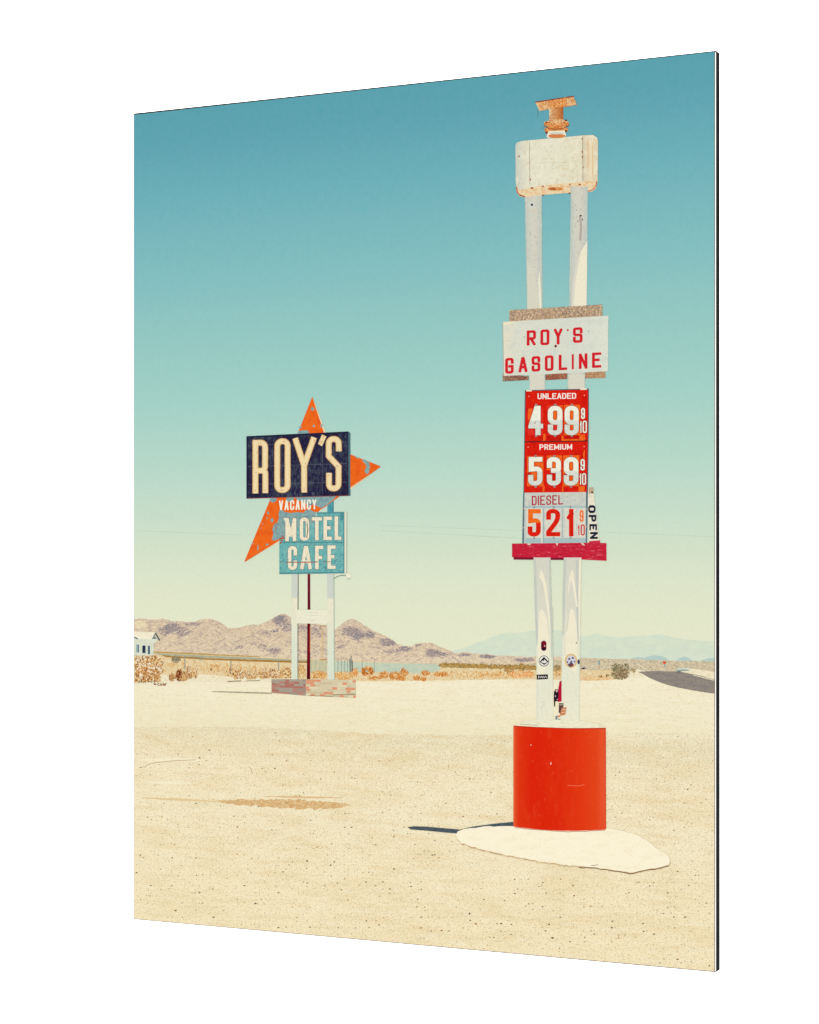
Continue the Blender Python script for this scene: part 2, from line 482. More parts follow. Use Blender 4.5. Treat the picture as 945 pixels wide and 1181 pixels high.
# ------------------------------------------------------------------ plain and scrub fields
plain = mat('stony_plain_ink', '#d5c6a4', (4, 1.6, .46, .60, '#bfae94', .8), (1.9, 1.1, .55, .63, '#8f8a80', .7), (2.4, 1.4, .56, .64, '#efe0bb', .6))
ink('stony_plain', root, [([jag([(430, 764), (500, 765), (540, 766), (600, 767.5), (625, 763), (670, 759.5), (740, 761), (824.3, 763)], 3, .3) + [(824.3, 792), (430, 792)]], plain)])
field = mat('dry_grass_field_ink', '#e6d1a4', (6, 2, .46, .62, '#dfbf88', .7), (2.2, 1.6, .55, .64, '#c99a5c', .5), (3, 1.5, .55, .63, '#f2e2ba', .7))
ink('dry_grass_field', root, [([jag([(154.3, 751), (177, 751.3), (210, 752.6), (240, 754.3), (290, 757), (336, 759.4), (400, 762), (440, 764), (500, 766), (508, 765.4), (560, 769), (620, 769), (660, 773), (700, 773), (735, 774)], 3, .4)
     + [(735, 790), (154.3, 794)]], field),
    ([[(177, 753.2), (240, 756.2), (336, 760.3), (400, 763), (400, 764), (336, 762.6), (240, 758.8), (184, 755.6)]], mat('far_road_ink', '#b7b295', (9, 1.5, .4, .6, '#9fa78f', .7))),
    ([jag([(177, 751.2), (240, 754), (300, 757.2)], 3, .3) + [(300, 758.2), (240, 755.6), (177, 752.8)]], '#bd9a5c'),
    ([jag([(186, 755.8), (240, 759), (336, 762.4), (400, 764)], 3, .3) + [(400, 765.6), (336, 764.4), (290, 763), (240, 761), (192, 758)]], '#a97c3c')])
net = mat('chain_link_ink', '#c3cdb4', (2.6, 30, .45, .6, '#ccd4b6', .8), (4, 3, .5, .6, '#b3c4b2', .6))
ink('chain_link_fence', root, [([[(386, 762), (430, 764.4), (500, 766), (508.5, 767), (508, 773.4), (490, 777), (428, 775), (386, 775)]], net),
    (sum([stroke([(x, 762), (x, 775)], .7) for x in (390, 394, 397.5, 401, 418, 432)], []), '#8fa39a'),
    ([[(358, 761), (377, 762), (377, 776), (358, 776)]], mat('thin_net_ink', '#cfc6a0', (2, 40, .48, .56, '#aab49a', .8)))])

sand = mat('bright_sand_ink', '#f1e7c9', (6, 1.6, .5, .62, '#e4d3a8', .7), (2, 1.2, .58, .64, '#c9b68e', .5))
ink('sand_shoulder', root, [([[(785, 774), (800, 771.4), (824.3, 775), (824.3, 785)]], sand)])
ink('sand_shoulder', root, [([[(736, 772), (744, 774), (748, 783), (735, 783), (715, 781)]], sand)])
ink('bright_sand_strip', root, [([jag([(154.3, 788), (168, 783), (186, 778), (200, 780), (222, 776.4), (240, 778), (270, 781), (330, 783), (336, 786)], 3, .5) + [(336, 796), (154.3, 796)]], sand)])

# ------------------------------------------------------------------ ground
grd = mat('sandy_ground_ink', ('z', [(784, '#f2e9cb'), (815, '#f1e8c8'), (840, '#f1e7c5'), (850, '#e9dfba'), (875, '#efe2bc'), (900, '#f5e8c3'), (950, '#f6eac6'), (1010, '#f6e8c1'), (1121, '#f6e6bd')]),
          (70, 8, .50, .68, '#e6cf9f', .45), (90, 24, .52, .66, '#ecd3a4', .40), (40, 6, .54, .68, '#f6ecca', .6),
          (3.2, 1.7, .50, .68, '#dfcfa4', .45), (1.9, 1.3, .56, .66, '#b3a178', .6), (1.7, 1.2, .61, .68, '#7d6c50', .55, 91), (2.4, 1.4, .56, .66, '#fbf2d6', .6), rough=.9)
g_top = jag([(154.3, 789.6), (180, 787.6), (240, 786.6), (312, 787), (353, 786), (420, 786), (500, 785), (560, 784), (617, 783.6), (690, 785.5), (716, 783), (735, 777.5), (745, 780)], 3, .35)
ground = ink('sandy_ground', root, [([g_top + [(824.3, 796), BR, BL]], grd)])
def streak(x0, x1, y, h, n=14, tilt=0.0):
    t, b = [], []
    for i in range(n + 1):
        u = i / n; x = x0 + (x1 - x0) * u; k = math.sin(math.pi * u) ** .6
        t.append((x, y + tilt * (x - x0) - h * k * rnd.uniform(.3, .6))); b.append((x, y + tilt * (x - x0) + h * k * rnd.uniform(.3, .6)))
    return t + b[::-1]
brown = mat('damp_soil_ink', '#d8b27c', (9, 3, .45, .6, '#cf9f66', .8), (2, 1.3, .50, .60, '#e9d2a4', .8))
lt = mat('pale_dust_ink', '#f6ecca', (8, 2, .5, .65, '#ecdfb8', .7))
ink('damp_patch', ground, [([streak(248, 405, 924.6, 10, 44, .024), streak(300, 398, 928.8, 8, 30, .02)], brown), ([streak(160, 258, 920, 3, 20, .05)], '#e6cb9a'), ([streak(300, 398, 918.5, 2.4, 18, .02)], '#e0bd8c')])
inks('pale_patch', ground, [streak(170, 222, 902.5, 5, 16, .02), streak(155, 240, 876.5, 5, 18)], lt)
smooth_g = mat('rolled_ground_ink', ('z', [(784, '#f4ebcd'), (815, '#f2e9c9'), (850, '#eee4c0')]), (60, 5, .5, .66, '#ede0b8', .5), (14, 3, .52, .66, '#f6eed2', .5), (3, 1.6, .55, .68, '#ddd0a6', .5))
ink('rolled_ground', ground, [([g_top + [(824.3, 796), (824.3, 846)] + jag([(824.3, 846), (700, 845), (560, 848), (440, 847), (330, 840), (240, 838), (154.3, 839)], 3, .7)[1:]], smooth_g)])
ink('ground_crack', ground, [(stroke([(161, 885), (167, 884.6), (172, 881.6), (180, 879.6), (200, 877.6), (226, 876.4)], .7, cap=False), '#bb9f74')])
ink('ground_crack', ground, [(stroke([(287, 884.5), (290, 887), (291, 893)], .5, cap=False), '#a3855a')])
def pebbles(n, cols, smin, smax, seed):
    r = random.Random(seed); items = {c: [] for c in cols}
    cell = {}
    for _ in range(n):
        y = 845 + (1118 - 845) * r.random() ** .85; x = r.uniform(155.5, 823)
        lim = 1059.8 + (x - 154.3) * .0907 - 1.5
        if y > lim: continue
        if 525 < x < 775 and 945 < y < 1010: continue
        if 588 < x < 702 and y < 960: continue
        k = (int(x / 4), int(y / 4))
        if k in cell: continue
        cell[k] = 1; px, py = k[0] * 4 + 2 + r.uniform(-.8, .8), k[1] * 4 + 2 + r.uniform(-.8, .8)
        if py > lim or px < 155.5 or px > 823: continue
        s = smin + (smax - smin) * r.random() ** 5 * (.5 + .5 * (y - 845) / 270)
        a0 = r.random() * 3
        items[cols[r.randrange(len(cols))]].append([(px + s * r.uniform(.7, 1.2) * math.cos(a0 + i * 1.2566), py + .65 * s * r.uniform(.7, 1.2) * math.sin(a0 + i * 1.2566)) for i in range(5)])
    return [(v, c) for c, v in items.items()]
pb = ink('pebbles', ground, pebbles(3300, ['#c9b78a', '#9c8b64', '#bd9a66', '#7d6e52'], .45, 1.9, 3) + pebbles(260, ['#6d5c46', '#94694a', '#625a4e', '#a97a52'], .6, 2.1, 5), merge=False)
pb['kind'] = 'stuff'

asph = mat('asphalt_ink', '#8f857b', (14, 2.5, .46, .6, '#81797a', .7), (2, 1.2, .54, .62, '#a59a8a', .6))
road = ink('road', root, [([[(735.9, 774.8), (760, 774), (785, 775), (805, 778.6), (824.3, 783.7), (824.3, 800), (812, 798.5), (798.5, 796.2), (781.6, 793), (770, 790), (761.3, 787), (749.4, 782), (742, 777.6)]], asph)])
ink('road_marking', road, [(stroke([(735, 765), (741, 769), (748, 773.6)], .9, cap=False), '#efe6c6')])
ink('road_edge', road, [(stroke([(800, 778.6), (824, 784.6)], .8, cap=False) + stroke([(762, 788), (782, 794), (824, 801)], .8, cap=False), '#f4e9c6')])

# ------------------------------------------------------------------ bushes and other small printed things
BUSHN = [0]
def bush(name, cx, cy, rx, ry, n, cols, s=1.3, up=.9):
    """many small upright leaf strokes, one merged layer for each ink"""
    it = []
    if BUSHN[0] == 0: BUSHN.append(LEVEL[0])
    LEVEL[0] = BUSHN[1] + 7 * STEP * (BUSHN[0] % 5); BUSHN[0] += 1
    for c in cols:
        pl = []
        for _ in range(n):
            a, r = rnd.uniform(0, 6.28), rnd.random() ** .55
            x, y = cx + rx * r * math.cos(a), cy + ry * r * math.sin(a)
            if x < 155.4: continue
            an = -math.pi / 2 + rnd.uniform(-up, up); l = s * rnd.uniform(.9, 2.2); w = s * rnd.uniform(.3, .6)
            ux, uy = math.cos(an), math.sin(an)
            x2 = x + ux * l
            if x2 < 154.6: continue
            pl.append([(x - uy * w, y + ux * w), (x2, y + uy * l), (x + uy * w, y - ux * w), (x - ux * w * .6, y - uy * w * .6)])
        if pl: it.append((pl, c))
    return ink(name, root, it)
def leafy(name, x0, x1, ybase, ytop, stems, lo, seed, size=1.0):
    """a clump of leafy stems fanning out from the ground"""
    r = random.Random(seed); st, lv = [], {c: [] for c in ('#6b3418', '#b4743a', '#8f5228', '#f3ddb0', '#dba768', '#f7ead0', '#c98d4c')}
    for k in range(stems):
        u = (k + r.random()) / stems; bx = x0 + (x1 - x0) * (.12 + .76 * u); lean = (u - .45) * 13 * size + r.uniform(-2, 2)
        top = ytop + (ybase - ytop) * (abs(u - .4) ** 2 * .9 + r.uniform(0, .34)); pts = []
        for i in range(7):
            t = i / 6; pts.append((bx + lean * t * t, ybase - r.uniform(0, 2) * (i == 0) - (ybase - top) * t))
        pts = [p for p in pts if p[0] > lo + .8]
        if len(pts) < 2: continue
        st += stroke(pts, .8, cap=False)
        for i in range(int(19 * size) + 5):
            t = .06 + .94 * r.random(); q = (bx + lean * t * t, ybase - (ybase - top) * t)
            a = -math.pi / 2 + r.choice((-1, 1)) * r.uniform(.2, 1.1); l = r.uniform(2.0, 3.8) * size; w = r.uniform(.55, .95) * size
            ux, uy = math.cos(a), math.sin(a); q = (q[0] + r.uniform(-.8, .8), q[1])
            if min(q[0], q[0] + ux * l) < lo + .9: continue
            mx, my = q[0] + ux * l * .5, q[1] + uy * l * .5
            c = r.choices(list(lv), [1.5 - t, 1.3, 1.3 - t, 1.8 + t * 1.6, 1.8, 1.0 + t, 1.4])[0]
            lv[c].append([q, (mx - uy * w, my + ux * w), (q[0] + ux * l, q[1] + uy * l), (mx + uy * w, my - ux * w)])
    mass = [blob(max(x, lo + 1.6), y, 1.5, 1.7, .3, 7) for x, y in ((r.uniform(x0 + 1, x1 - 1), ybase - (ybase - ytop) * r.uniform(.05, .72)) for _ in range(int(stems * 5)))]
    return ink(name, root, [(mass, '#dcb47c'), (st, '#94663c')] + [(v, c) for c, v in lv.items() if v])
OL = ['#8a6d3c', '#b88a48', '#d8a860']
bush('scrub', 232, 760.5, 3, 2, 10, ['#8d8568', '#a89c78'], 1.1)
bush('scrub', 203, 761.5, 5, 3.4, 40, ['#8f8464', '#a99a74', '#7a7460'], 1.2)
GO = ['#e0b070', '#b87434', '#ecc98c', '#d09048', '#8e5526', '#f0d4a0']
bush('dry_grass_clump', 205, 768, 22, 4, 26, ['#e6c184', '#d9a55e', '#efd4a0'], 1.3)
bush('dry_grass_clump', 262, 772, 40, 5, 55, ['#e6b674', '#d89a50', '#efcf98'], 1.4)
bush('golden_bush', 268, 776, 7, 5, 34, GO, 1.3)
leafy('golden_bush', 270, 298, 783, 771, 13, 154.3, 12, .62)
leafy('golden_bush', 298, 326, 783, 770, 13, 154.3, 14, .62)
bush('golden_bush', 329, 776, 7, 6, 34, GO, 1.3)
bush('golden_bush', 348, 775, 5, 8, 34, ['#dcae70', '#e7c48c', '#c8964f'], 1.3)
bush('golden_bush', 368, 779, 10, 4.5, 46, ['#e5ac62', '#f0c888', '#d08a40'], 1.3)
bush('golden_bush', 397, 780, 11, 5, 50, ['#e9b46c', '#f2cd90', '#dc9a4c'], 1.3)
bush('golden_bush', 409.5, 775.6, 4, 4.6, 26, ['#e9a860', '#f1c486', '#d9873c'], 1.3)
bush('golden_bush', 424, 774.6, 7, 5.6, 46, ['#e9a55a', '#f2c684', '#cf7c34', '#b06226'], 1.4)
for x, y, a, b, n in ((443, 778.6, 5, 4, 26), (456, 780, 7, 5, 40), (466, 776, 5, 4.4, 28), (464, 783, 4, 2.4, 16), (481, 782.6, 4, 2.6, 20), (488, 784, 3.4, 2, 14),
                      (491, 777, 5, 3, 22), (509, 778, 8, 2.6, 26), (432, 782.6, 8, 2, 20)):
    bush('golden_bush', x, y, a, b, n, ['#eaa95e', '#f3ce92', '#d8893e', '#c87830'], 1.2)
bush('dry_grass_clump', 560, 779, 58, 4, 110, ['#ecc88c', '#e3a95e', '#f4e0b4', '#d99a50'], 1.3)
for x in range(513, 618, 8):
    bush('scrub', x + rnd.uniform(-1, 1), 767.6 + (x - 513) * .028, 5.6, 2.6, 26, ['#a5813f', '#8c7038', '#c09a58'], 1.2)
bush('scrub', 588, 773, 6, 5, 34, ['#a5763a', '#8b6a3c', '#cf9a58'], 1.2)
bush('scrub', 602, 770, 4, 4.6, 26, ['#a5813f', '#8c7038', '#c09a58'], 1.2)
bush('dry_grass_clump', 602, 778, 15, 4, 60, ['#eba868', '#f4d19a', '#e08844', '#f0bc7c'], 1.3)
bush('dry_grass_clump', 643, 775, 5, 6, 34, ['#e2a866', '#b9884a', '#f0cc94'], 1.3)
bush('scrub', 643, 771, 5, 3, 20, ['#a8884e', '#8c7a4c'], 1.2)
bush('dry_grass_clump', 688, 783, 18, 2, 40, ['#ecbc84', '#e7a868', '#f2d6a4'], 1.2)
bush('scrub', 693, 780.6, 1.8, 1.6, 8, ['#a06a3c'], 1.2); bush('scrub', 701, 779.8, 2, 1.5, 8, ['#8a6a44'], 1.2)
bush('green_bush', 716, 777.4, 10.4, 6.6, 85, ['#8d8760', '#a89a70', '#6f6a4c', '#c0ae84', '#8a6a50'], 1.3, 1.3)
bush('green_bush', 712, 771, 6, 5.4, 26, ['#8d8760', '#a89a70', '#76704e'], 1.3, 1.3)
bush('green_bush', 721, 770.4, 5, 4.8, 20, ['#8d8760', '#b3a47a', '#76704e'], 1.3, 1.3)
bush('green_bush', 731, 773.8, 2.6, 2.4, 14, ['#98875c', '#b7a074'], 1.1)
bush('round_bush', 199, 782, 4.2, 4, 26, ['#a8703c', '#8a4a2c', '#c79a5e'], 1.3, .5)
bush('round_bush', 207, 779.5, 4.4, 6.6, 44, ['#c08a50', '#8a4a28', '#d9a868', '#6e3020'], 1.4, .4)
bush('round_bush', 212.5, 780.5, 4.6, 5.4, 40, ['#a35f34', '#c99658', '#7c3a22', '#dcb47c'], 1.4, .4)
leafy('round_bush', 216, 228, 783, 766.5, 6, 154.3, 9, .7)
bush('round_bush', 243.4, 772, 1.4, 1.4, 8, ['#5f3a2a'], 1.0)
# the tall leafy shrub by the hut
LEVEL[0] = BUSHN[1] + 36 * STEP
leafy('flowering_shrub', 153, 186, 788, 749, 24, 154.3, 5)
SHR = LEVEL[0]
bush('ground_litter', 185, 790, 7, 1.6, 14, ['#a5643a', '#7a4a34'], 1.2)
LEVEL[0] = SHR
ink('ground_litter', root, [(stroke([(263, 786.4), (270, 785.6), (278, 785.6)], .9) + stroke([(284, 785.4), (300, 785)], .6) + [ell(330, 781.6, 1.2, .6, 6), ell(335, 781.4, 1, .6, 6)], '#6f5c48')])
for x, a, b in ((213.2, 757, 772.4), (266.3, 761.4, 776.6), (321.4, 761.6, 773)):
    ink('fence_post', root, [(stroke([(x, a), (x, b)], 1.0, cap=False), '#98988a')])
for x in (224.5, 235.5): ink('fence_post', root, [(stroke([(x, 758), (x, 765)], .45, cap=False), '#b3a988')])
ink('utility_pole', root, [(stroke([(371.6, 722), (371.6, 760.6)], 1.3, cap=False), '#e0c08e'), (stroke([(369.6, 721.6), (377, 722)], .9) + stroke([(369, 760.8), (376.6, 761)], .9), '#c98e4c')])
ink('yard_pump', root, [(stroke([(404, 760), (404.5, 775)], 2.2, cap=False) + stroke([(405.2, 757), (405, 766)], 1.2), '#8f9384'), (stroke([(406.4, 762), (406.6, 774)], 1.0, cap=False), '#5d6a62')])
ink('blue_roadside_box', root, [([rect(690.3, 762, 691.9, 766.4)], '#86a9a8'), ([ell(691.4, 769.6, 1, .9, 8)], '#d99a70')])
ink('dark_roadside_object', root, [([ell(673, 771, 2, 1, 8), ell(675, 770.6, 1, .7, 6)], '#3f3d45')])
rs = ink('red_road_sign', root, [([rect(766.3, 765, 767.6, 769.4)], '#88b0b0')])
ink('sign_disc', rs, [([ell(766.7, 764.3, 1.9, 1.6, 10)], '#e8502c')])
tr = ink('white_trailer', root, [([[(780, 772.2), (783, 770.6), (797, 770.8), (797.6, 773.4), (781, 774.4)]], '#dfe2cf')])
ink('trailer_side', tr, [([[(780, 772.4), (789, 771.8), (795, 772.6), (795, 773.6), (783, 774.4), (780.4, 773.6)]], '#98aba4'), ([ell(783, 774.8, 2.4, .7, 8)], '#5d5a52')])

# ------------------------------------------------------------------ the small hut at the left edge
hut = ink('hut_wall', root, [([[(154.3, 734.5), (177, 736), (181.6, 736), (180, 742), (177.4, 742), (177, 756), (154.3, 756)]], mat('hut_wall_ink', '#d6dac5', (8, 9, .45, .6, '#e4e6cf', .7)))])
hut['label'] = 'pale boarded hut wall at the left edge'
for x0, x1, y0, y1, c in ((157.2, 160.4, 743.2, 752.6, '#8fa9ad'), (164.2, 168.0, 744.6, 753.2, '#27344a'), (170.6, 173.0, 744.8, 754.6, '#4b6b80')):
    ink('hut_window', hut, [([rect(x0, y0, x1, y1)], c), ([rect(x1 - .9, y0 + .8, x1, y1)], '#3c5466')])
ink('hut_roof', hut, [([[(154.3, 728.0), (166, 729), (179.6, 729.2), (175.6, 737.4), (159, 736.9), (154.3, 734.6)]], mat('roof_ink', '#f4ecd1', (5, 3, .5, .65, '#e6dabb', .7)))])
ink('roof_fascia', hut, [(stroke([(154.6, 734.8), (159, 737.0)], 1.3, cap=False) + stroke([(179.4, 730.2), (184.2, 738.8)], 1.5, cap=False), '#3f5a66'),
                         (stroke([(179.2, 730.4), (175.6, 737.2)], .8, cap=False) + [[(176.4, 736.8), (178.4, 734.4), (181, 736.9)]], '#54707c')])

# ------------------------------------------------------------------ motel sign
BG = LEVEL[0]
CREAM = '#ece8ce'
post_m = mat('white_post_ink', ('z', [(660, '#cdd2c6'), (690, '#ced3c7'), (692.5, '#ebe6cb'), (722, '#e8e5cb'), (740, '#e0e5cd'), (784, '#dbe2cc')]), (2, 9, .5, .65, '#cdd4c0', .5))
ink('sign_crossplate', root, [([[(336, 703.2), (384.5, 703.4), (384.8, 719.8), (336, 719)]], mat('plate_ink', '#ece9cf', (5, 3, .5, .62, '#dfe0c6', .7))),
    (stroke([(356, 706.4), (366, 706.2)], .4) + stroke([(357, 710), (367, 709.6)], .4) + stroke([(357, 715.4), (364, 715.2)], .5), '#cfd0b8')])
lp = ink('sign_post', root, [([[(336.5, 662), (343.6, 662), (343.2, 703.3), (343.2, 784), (336.3, 784)]], post_m)])
ink('post_side', lp, [(stroke([(344.1, 662), (343.9, 703)], 1.1, cap=False) + stroke([(343.8, 719.2), (343.8, 752)], 1.0, cap=False) + stroke([(343.8, 754), (343.8, 784)], .9, cap=False), '#8a8678')])
rp = ink('sign_post', root, [([[(377.6, 661), (384.6, 661), (385.4, 784), (377.8, 784)]], post_m), (stroke([(385.3, 662), (385.9, 784)], .8, cap=False), '#b4c3b8')])
rp2 = ink('red_pipe', root, [([[(354.9, 662), (357.9, 662), (358, 703.2), (354.9, 703.2)], [(354.6, 719.2), (358, 719.2), (357.8, 784), (354.0, 784)]], mat('dark_red_ink', ('z', [(662, '#7d1a2c'), (720, '#5f1020'), (760, '#7a1020'), (784, '#5a0618')]), (1.6, 5, .5, .6, '#47101c', .6))),
    (stroke([(357.6, 722), (357.6, 752)], .7, cap=False), '#c9582c')])
ink('blue_upper_post', root, [([rect(377.7, 574, 384.9, 592)], mat('blue_post_ink', '#56a0a9', (3, 8, .45, .6, '#3f8893', .7))), (stroke([(384.4, 575), (384.4, 591)], .8, cap=False), '#3c7680')])
lm = ink('lamp_arm', root, [(stroke([(385.2, 667.6), (389, 665), (394, 663.6), (399, 663.6)], .9), '#7f9489')])
ink('lamp_head', lm, [([[(399, 662.4), (401.6, 660.6), (404.4, 662), (405.6, 665.6), (403, 667), (400, 666)]], '#f1ecd2'), ([ell(402.6, 667.4, 2.4, .8, 8)], '#c2c9b4')])

# brick base
def course(x0, x1, yt0, yt1, yb0, yb1, rows, bl, cols, wts, seed):
    r = random.Random(seed); it = {c: [] for c in cols}
    for k in range(rows):
        x = x0 - (bl * .5 if k % 2 else 0) * r.random()
        pick = r.choices(cols, wts)[0]
        while x < x1 - .1:
            xe = min(x1, x + bl * r.uniform(.8, 1.1)); xs = max(x, x0)
            if r.random() < .72: pick = r.choices(cols, wts)[0]
            if xe - xs > .4:
                def Y(xx, t): u = (xx - x0) / (x1 - x0); a = yt0 + (yt1 - yt0) * u; b = yb0 + (yb1 - yb0) * u; return a + (b - a) * t
                t0, t1 = (k + .12) / rows, (k + .96) / rows
                it[pick].append([(xs + .15, Y(xs, t0)), (xe - .15, Y(xe, t0)), (xe - .15, Y(xe, t1)), (xs + .15, Y(xs, t1))])
            x = xe
    return [(v, c) for c, v in it.items() if v]
bb = ink('brick_base', root, [([[(313.3, 783.5), (353, 783.6), (353, 802.4), (345, 801.8), (313.3, 799.2)]], mat('grey_mortar_ink', '#a59a88', (2, 2, .45, .6, '#8c8274', .7)))] +
    course(313.4, 352.9, 783.6, 783.7, 799.1, 802.3, 7, 5.4, ['#aca08e', '#b56f62', '#9f9484', '#bd8474'], [2.4, 3.2, 2, 2.2], 4))
bf = ink('sunlit_brick_face', bb, [([[(353, 783.5), (410.5, 784.2), (410.5, 805.2), (385, 804), (353, 802.4)]], mat('tan_mortar_ink', '#d6c8a4', (2, 2, .45, .6, '#b9aa88', .7)))] +
    course(353.1, 410.4, 783.6, 784.3, 802.3, 805.1, 7, 5.6, ['#dccdaa', '#e29470', '#cfc19c', '#e4d8b4'], [2.4, 3.4, 1.6, 1.4], 11) +
    [(stroke([(384, 801.4), (396, 800.8), (410, 800.8)], .8, cap=False) + stroke([(356, 802.2), (384, 803.4)], .6, cap=False), '#84705a')])
ink('sign_shadow', ground, [([[(243.5, 797.4), (256, 797.4), (285, 798.2), (313.4, 799.0), (313.4, 800.3), (290, 799.8), (262, 798.8), (246, 798.2)]], mat('soft_shadow_ink', '#b3a98c', (8, 1, .4, .6, '#8f8872', .8)))])

# star
ORG = mat('orange_enamel_ink', '#ee6a20', (9, 9, .45, .62, '#e2571a', .7), (2, 2, .58, .64, '#c8581f', .45))
CHIP = mat('weathered_blue_ink', '#84a6a4', (5, 5, .45, .6, '#72959a', .8), (1.8, 1.8, .56, .62, '#a4b9ae', .7))
star = ink('star', root, [
    ([[(360.5, 457.4), (375.8, 498.8), (372, 499.2)], [(439.4, 538), (402, 566.4), (402, 562)], [(282.0, 648.4), (323, 624.6), (323, 621.4)]], '#f0dcb4'),
    ([[(360.3, 457.6), (374.0, 499.4), (343.2, 500.4)], [(402, 523.2), (439.4, 537.8), (402, 563.2)], [(343, 500.2), (374, 499.2), (402.1, 523), (402.1, 563.4), (391, 572), (312, 574.2), (330, 538)],
      [(312.6, 574), (392, 571), (388, 574.4), (372, 586), (363, 591), (340, 612), (322.8, 622.6), (281.8, 648.0)]], ORG)])
ink('star_edge', star, [(stroke([(282.8, 647.6), (322.6, 623)], .7, cap=False) + stroke([(403, 563.2), (438, 539)], .7, cap=False), '#d9662e'),
    (stroke([(391, 572.4), (382, 578.6), (374, 584.6), (365.6, 589.2)], 1.3, cap=False), '#df6a3c')])
ink('chipped_paint', star, [([
    [(343.4, 500.4), (344.6, 497.6), (348, 496.2), (353.6, 496.0), (356.6, 497.6), (356.4, 500)],
    blob(360.4, 471.8, 1.7, 2.2, .2), blob(364, 471.6, .6, .9, .2), blob(362, 491, 1.3, 1.5, .2), blob(346.6, 493, 1.6, 1.1, .4), blob(371, 491, 1.2, 1.8, .3),
    [(417, 530.6), (421, 530.4), (425.6, 533.2), (427, 538), (425.4, 545.4), (422.6, 547.2), (420.6, 543), (423, 538), (420.6, 534)], [(408, 525.4), (415, 528.6), (413, 529)],
    blob(309.4, 591.6, 1.2, 1.8, .3), blob(308, 597.6, .8, 1.2, .3), blob(314, 600, 1.4, 2.4, .3), blob(297.6, 631.6, .7, 3.6, .2, 9, .05), blob(308.2, 628, 1.6, .9, .3), blob(301, 609, .6, .6, .2),
    blob(292, 627, 1.2, .5, .3), blob(303, 604, .6, .9),
    [(311, 577.4), (311.4, 574.4), (316.6, 573.8), (319.8, 575.4), (318, 578.6), (314.6, 579.8)],
    [(321.4, 592), (322.4, 588.6), (326, 586.6), (326, 578), (331, 574), (388.4, 571.8), (383.6, 577.2), (372, 585.6), (366, 588.2), (364, 592), (366, 604), (340, 612), (330, 618), (322.6, 621.6), (316.4, 623.6), (313.6, 622.4),
     (315.4, 616), (314.2, 609.6), (316.6, 604), (319.6, 603), (321.6, 598)]], CHIP),
    ([[(321.6, 576), (330, 574.6), (331, 579.6), (338, 577.8), (340, 573.6), (345, 578), (352, 579.6), (356.4, 585), (362, 580.6), (366, 584), (371.4, 586), (367, 590.6), (362, 590.2), (357, 587.2), (352, 589),
       (350, 591.6), (344, 590.4), (335, 591.6), (328, 590.4), (324, 586)]], ORG),
    (cluster(318, 607, 5, 7, 10, .7, 0, .7) + cluster(326, 622, 3, 3, 6, 1.2, .5, .8), '#a9583f')])
# motel / cafe board
teal = mat('teal_board_ink', '#68adab', (5, 10, .45, .6, '#7fbab2', .7), (2.2, 3, .56, .63, '#4c8b90', .7), (3, 3, .58, .66, '#9cc7b8', .5))
mb = ink('motel_cafe_board', root, [
    ([[(397.2, 590.6), (400.2, 591), (400, 660.4), (397.2, 661)]], '#e3dfc4'),
    ([[(322.3, 623), (330, 619), (340, 612), (350, 604), (366.6, 603), (365, 591.0), (397.4, 590.4), (397.4, 660.8), (322.3, 661.8)]], teal),
    ([[(366, 591), (397.4, 590.4), (397.4, 592), (366, 592.6)], [(322.3, 660.4), (397.4, 659.6), (397.4, 661.2), (322.3, 662.2)], rect(396.2, 591, 397.4, 661), [(323, 624.8), (397, 625), (397, 626), (323, 626)],
      [(375.5, 592), (376.4, 592), (376.4, 625), (375.5, 625)], rect(392.6, 590.8, 396, 600)], '#4e8f94'),
    (stroke([(400.2, 591), (400, 661)], .6, cap=False), '#8fb0a6'),
    ([[(327, 620), (340, 612), (330, 606), (324, 612)]] , CHIP),
    (cluster(360, 596, 30, 5, 8, 1.2) + cluster(334, 602, 8, 6, 7, 1.4) + cluster(350, 626, 10, 2, 6, 1) + cluster(392, 626, 3, 4, 6, .9) + cluster(388, 646, 3, 1.4, 5, .9) + cluster(347, 624.4, 3, 1.4, 5, 1) + cluster(376, 655, 3, 1.6, 5, .8), '#4f7a80')])
LET = mat('cream_letter_ink', '#efe5c8', (3, 3, .52, .62, '#dfd2b2', .7), (1.8, 1.8, .6, .66, '#b5a27e', .6))
kw = dict(w=4.1, wy=3.9, R=4.5)
halo = mat('letter_edge_ink', '#5b8a8a', (3, 3, .5, .6, '#8a7f6c', .7))
def lets(name, par, boxes, m, hal=None, hw=1.2, **k):
    l0 = LEVEL[0]
    for b in boxes:
        LEVEL[0] = l0
        ch, x0, y0, x1, y1 = b[:5]
        it = []
        if hal:
            kk = dict(k); kk['w'] = k['w'] + hw; kk['wy'] = k.get('wy', k['w']) + hw
            it.append((glyph(ch, x0 - hw / 2, y0 - hw / 2, x1 + hw / 2, y1 + hw / 2, **kk), hal))
        it.append((glyph(ch, x0, y0, x1, y1, **k), m))
        ink(name, par, it)
lets('letter', mb, [('M', 329.2, 597.4, 341.9, 624.2), ('O', 345.8, 596.8, 356.8, 623.6), ('T', 359.6, 596.4, 371.6, 623.2), ('E', 373.2, 595.8, 383, 622.8), ('L', 386, 595.6, 393.9, 622.8),
                    ('C', 332.2, 629.8, 342.8, 657.2), ('A', 346.4, 629.6, 359.8, 656.6), ('F', 363.6, 629.4, 373, 656.4), ('E', 377.8, 629, 387.2, 656.2)], LET, halo, **kw)
ink('letter_chip', mb, [([[(326.6, 597.4), (331, 597.2), (333, 602), (329.6, 603)]], LET), 
    (stroke([(354.4, 604), (355, 612), (354, 620)], 1.1) + cluster(343, 624, 4, 1, 4, .8), '#8f7f6a')])
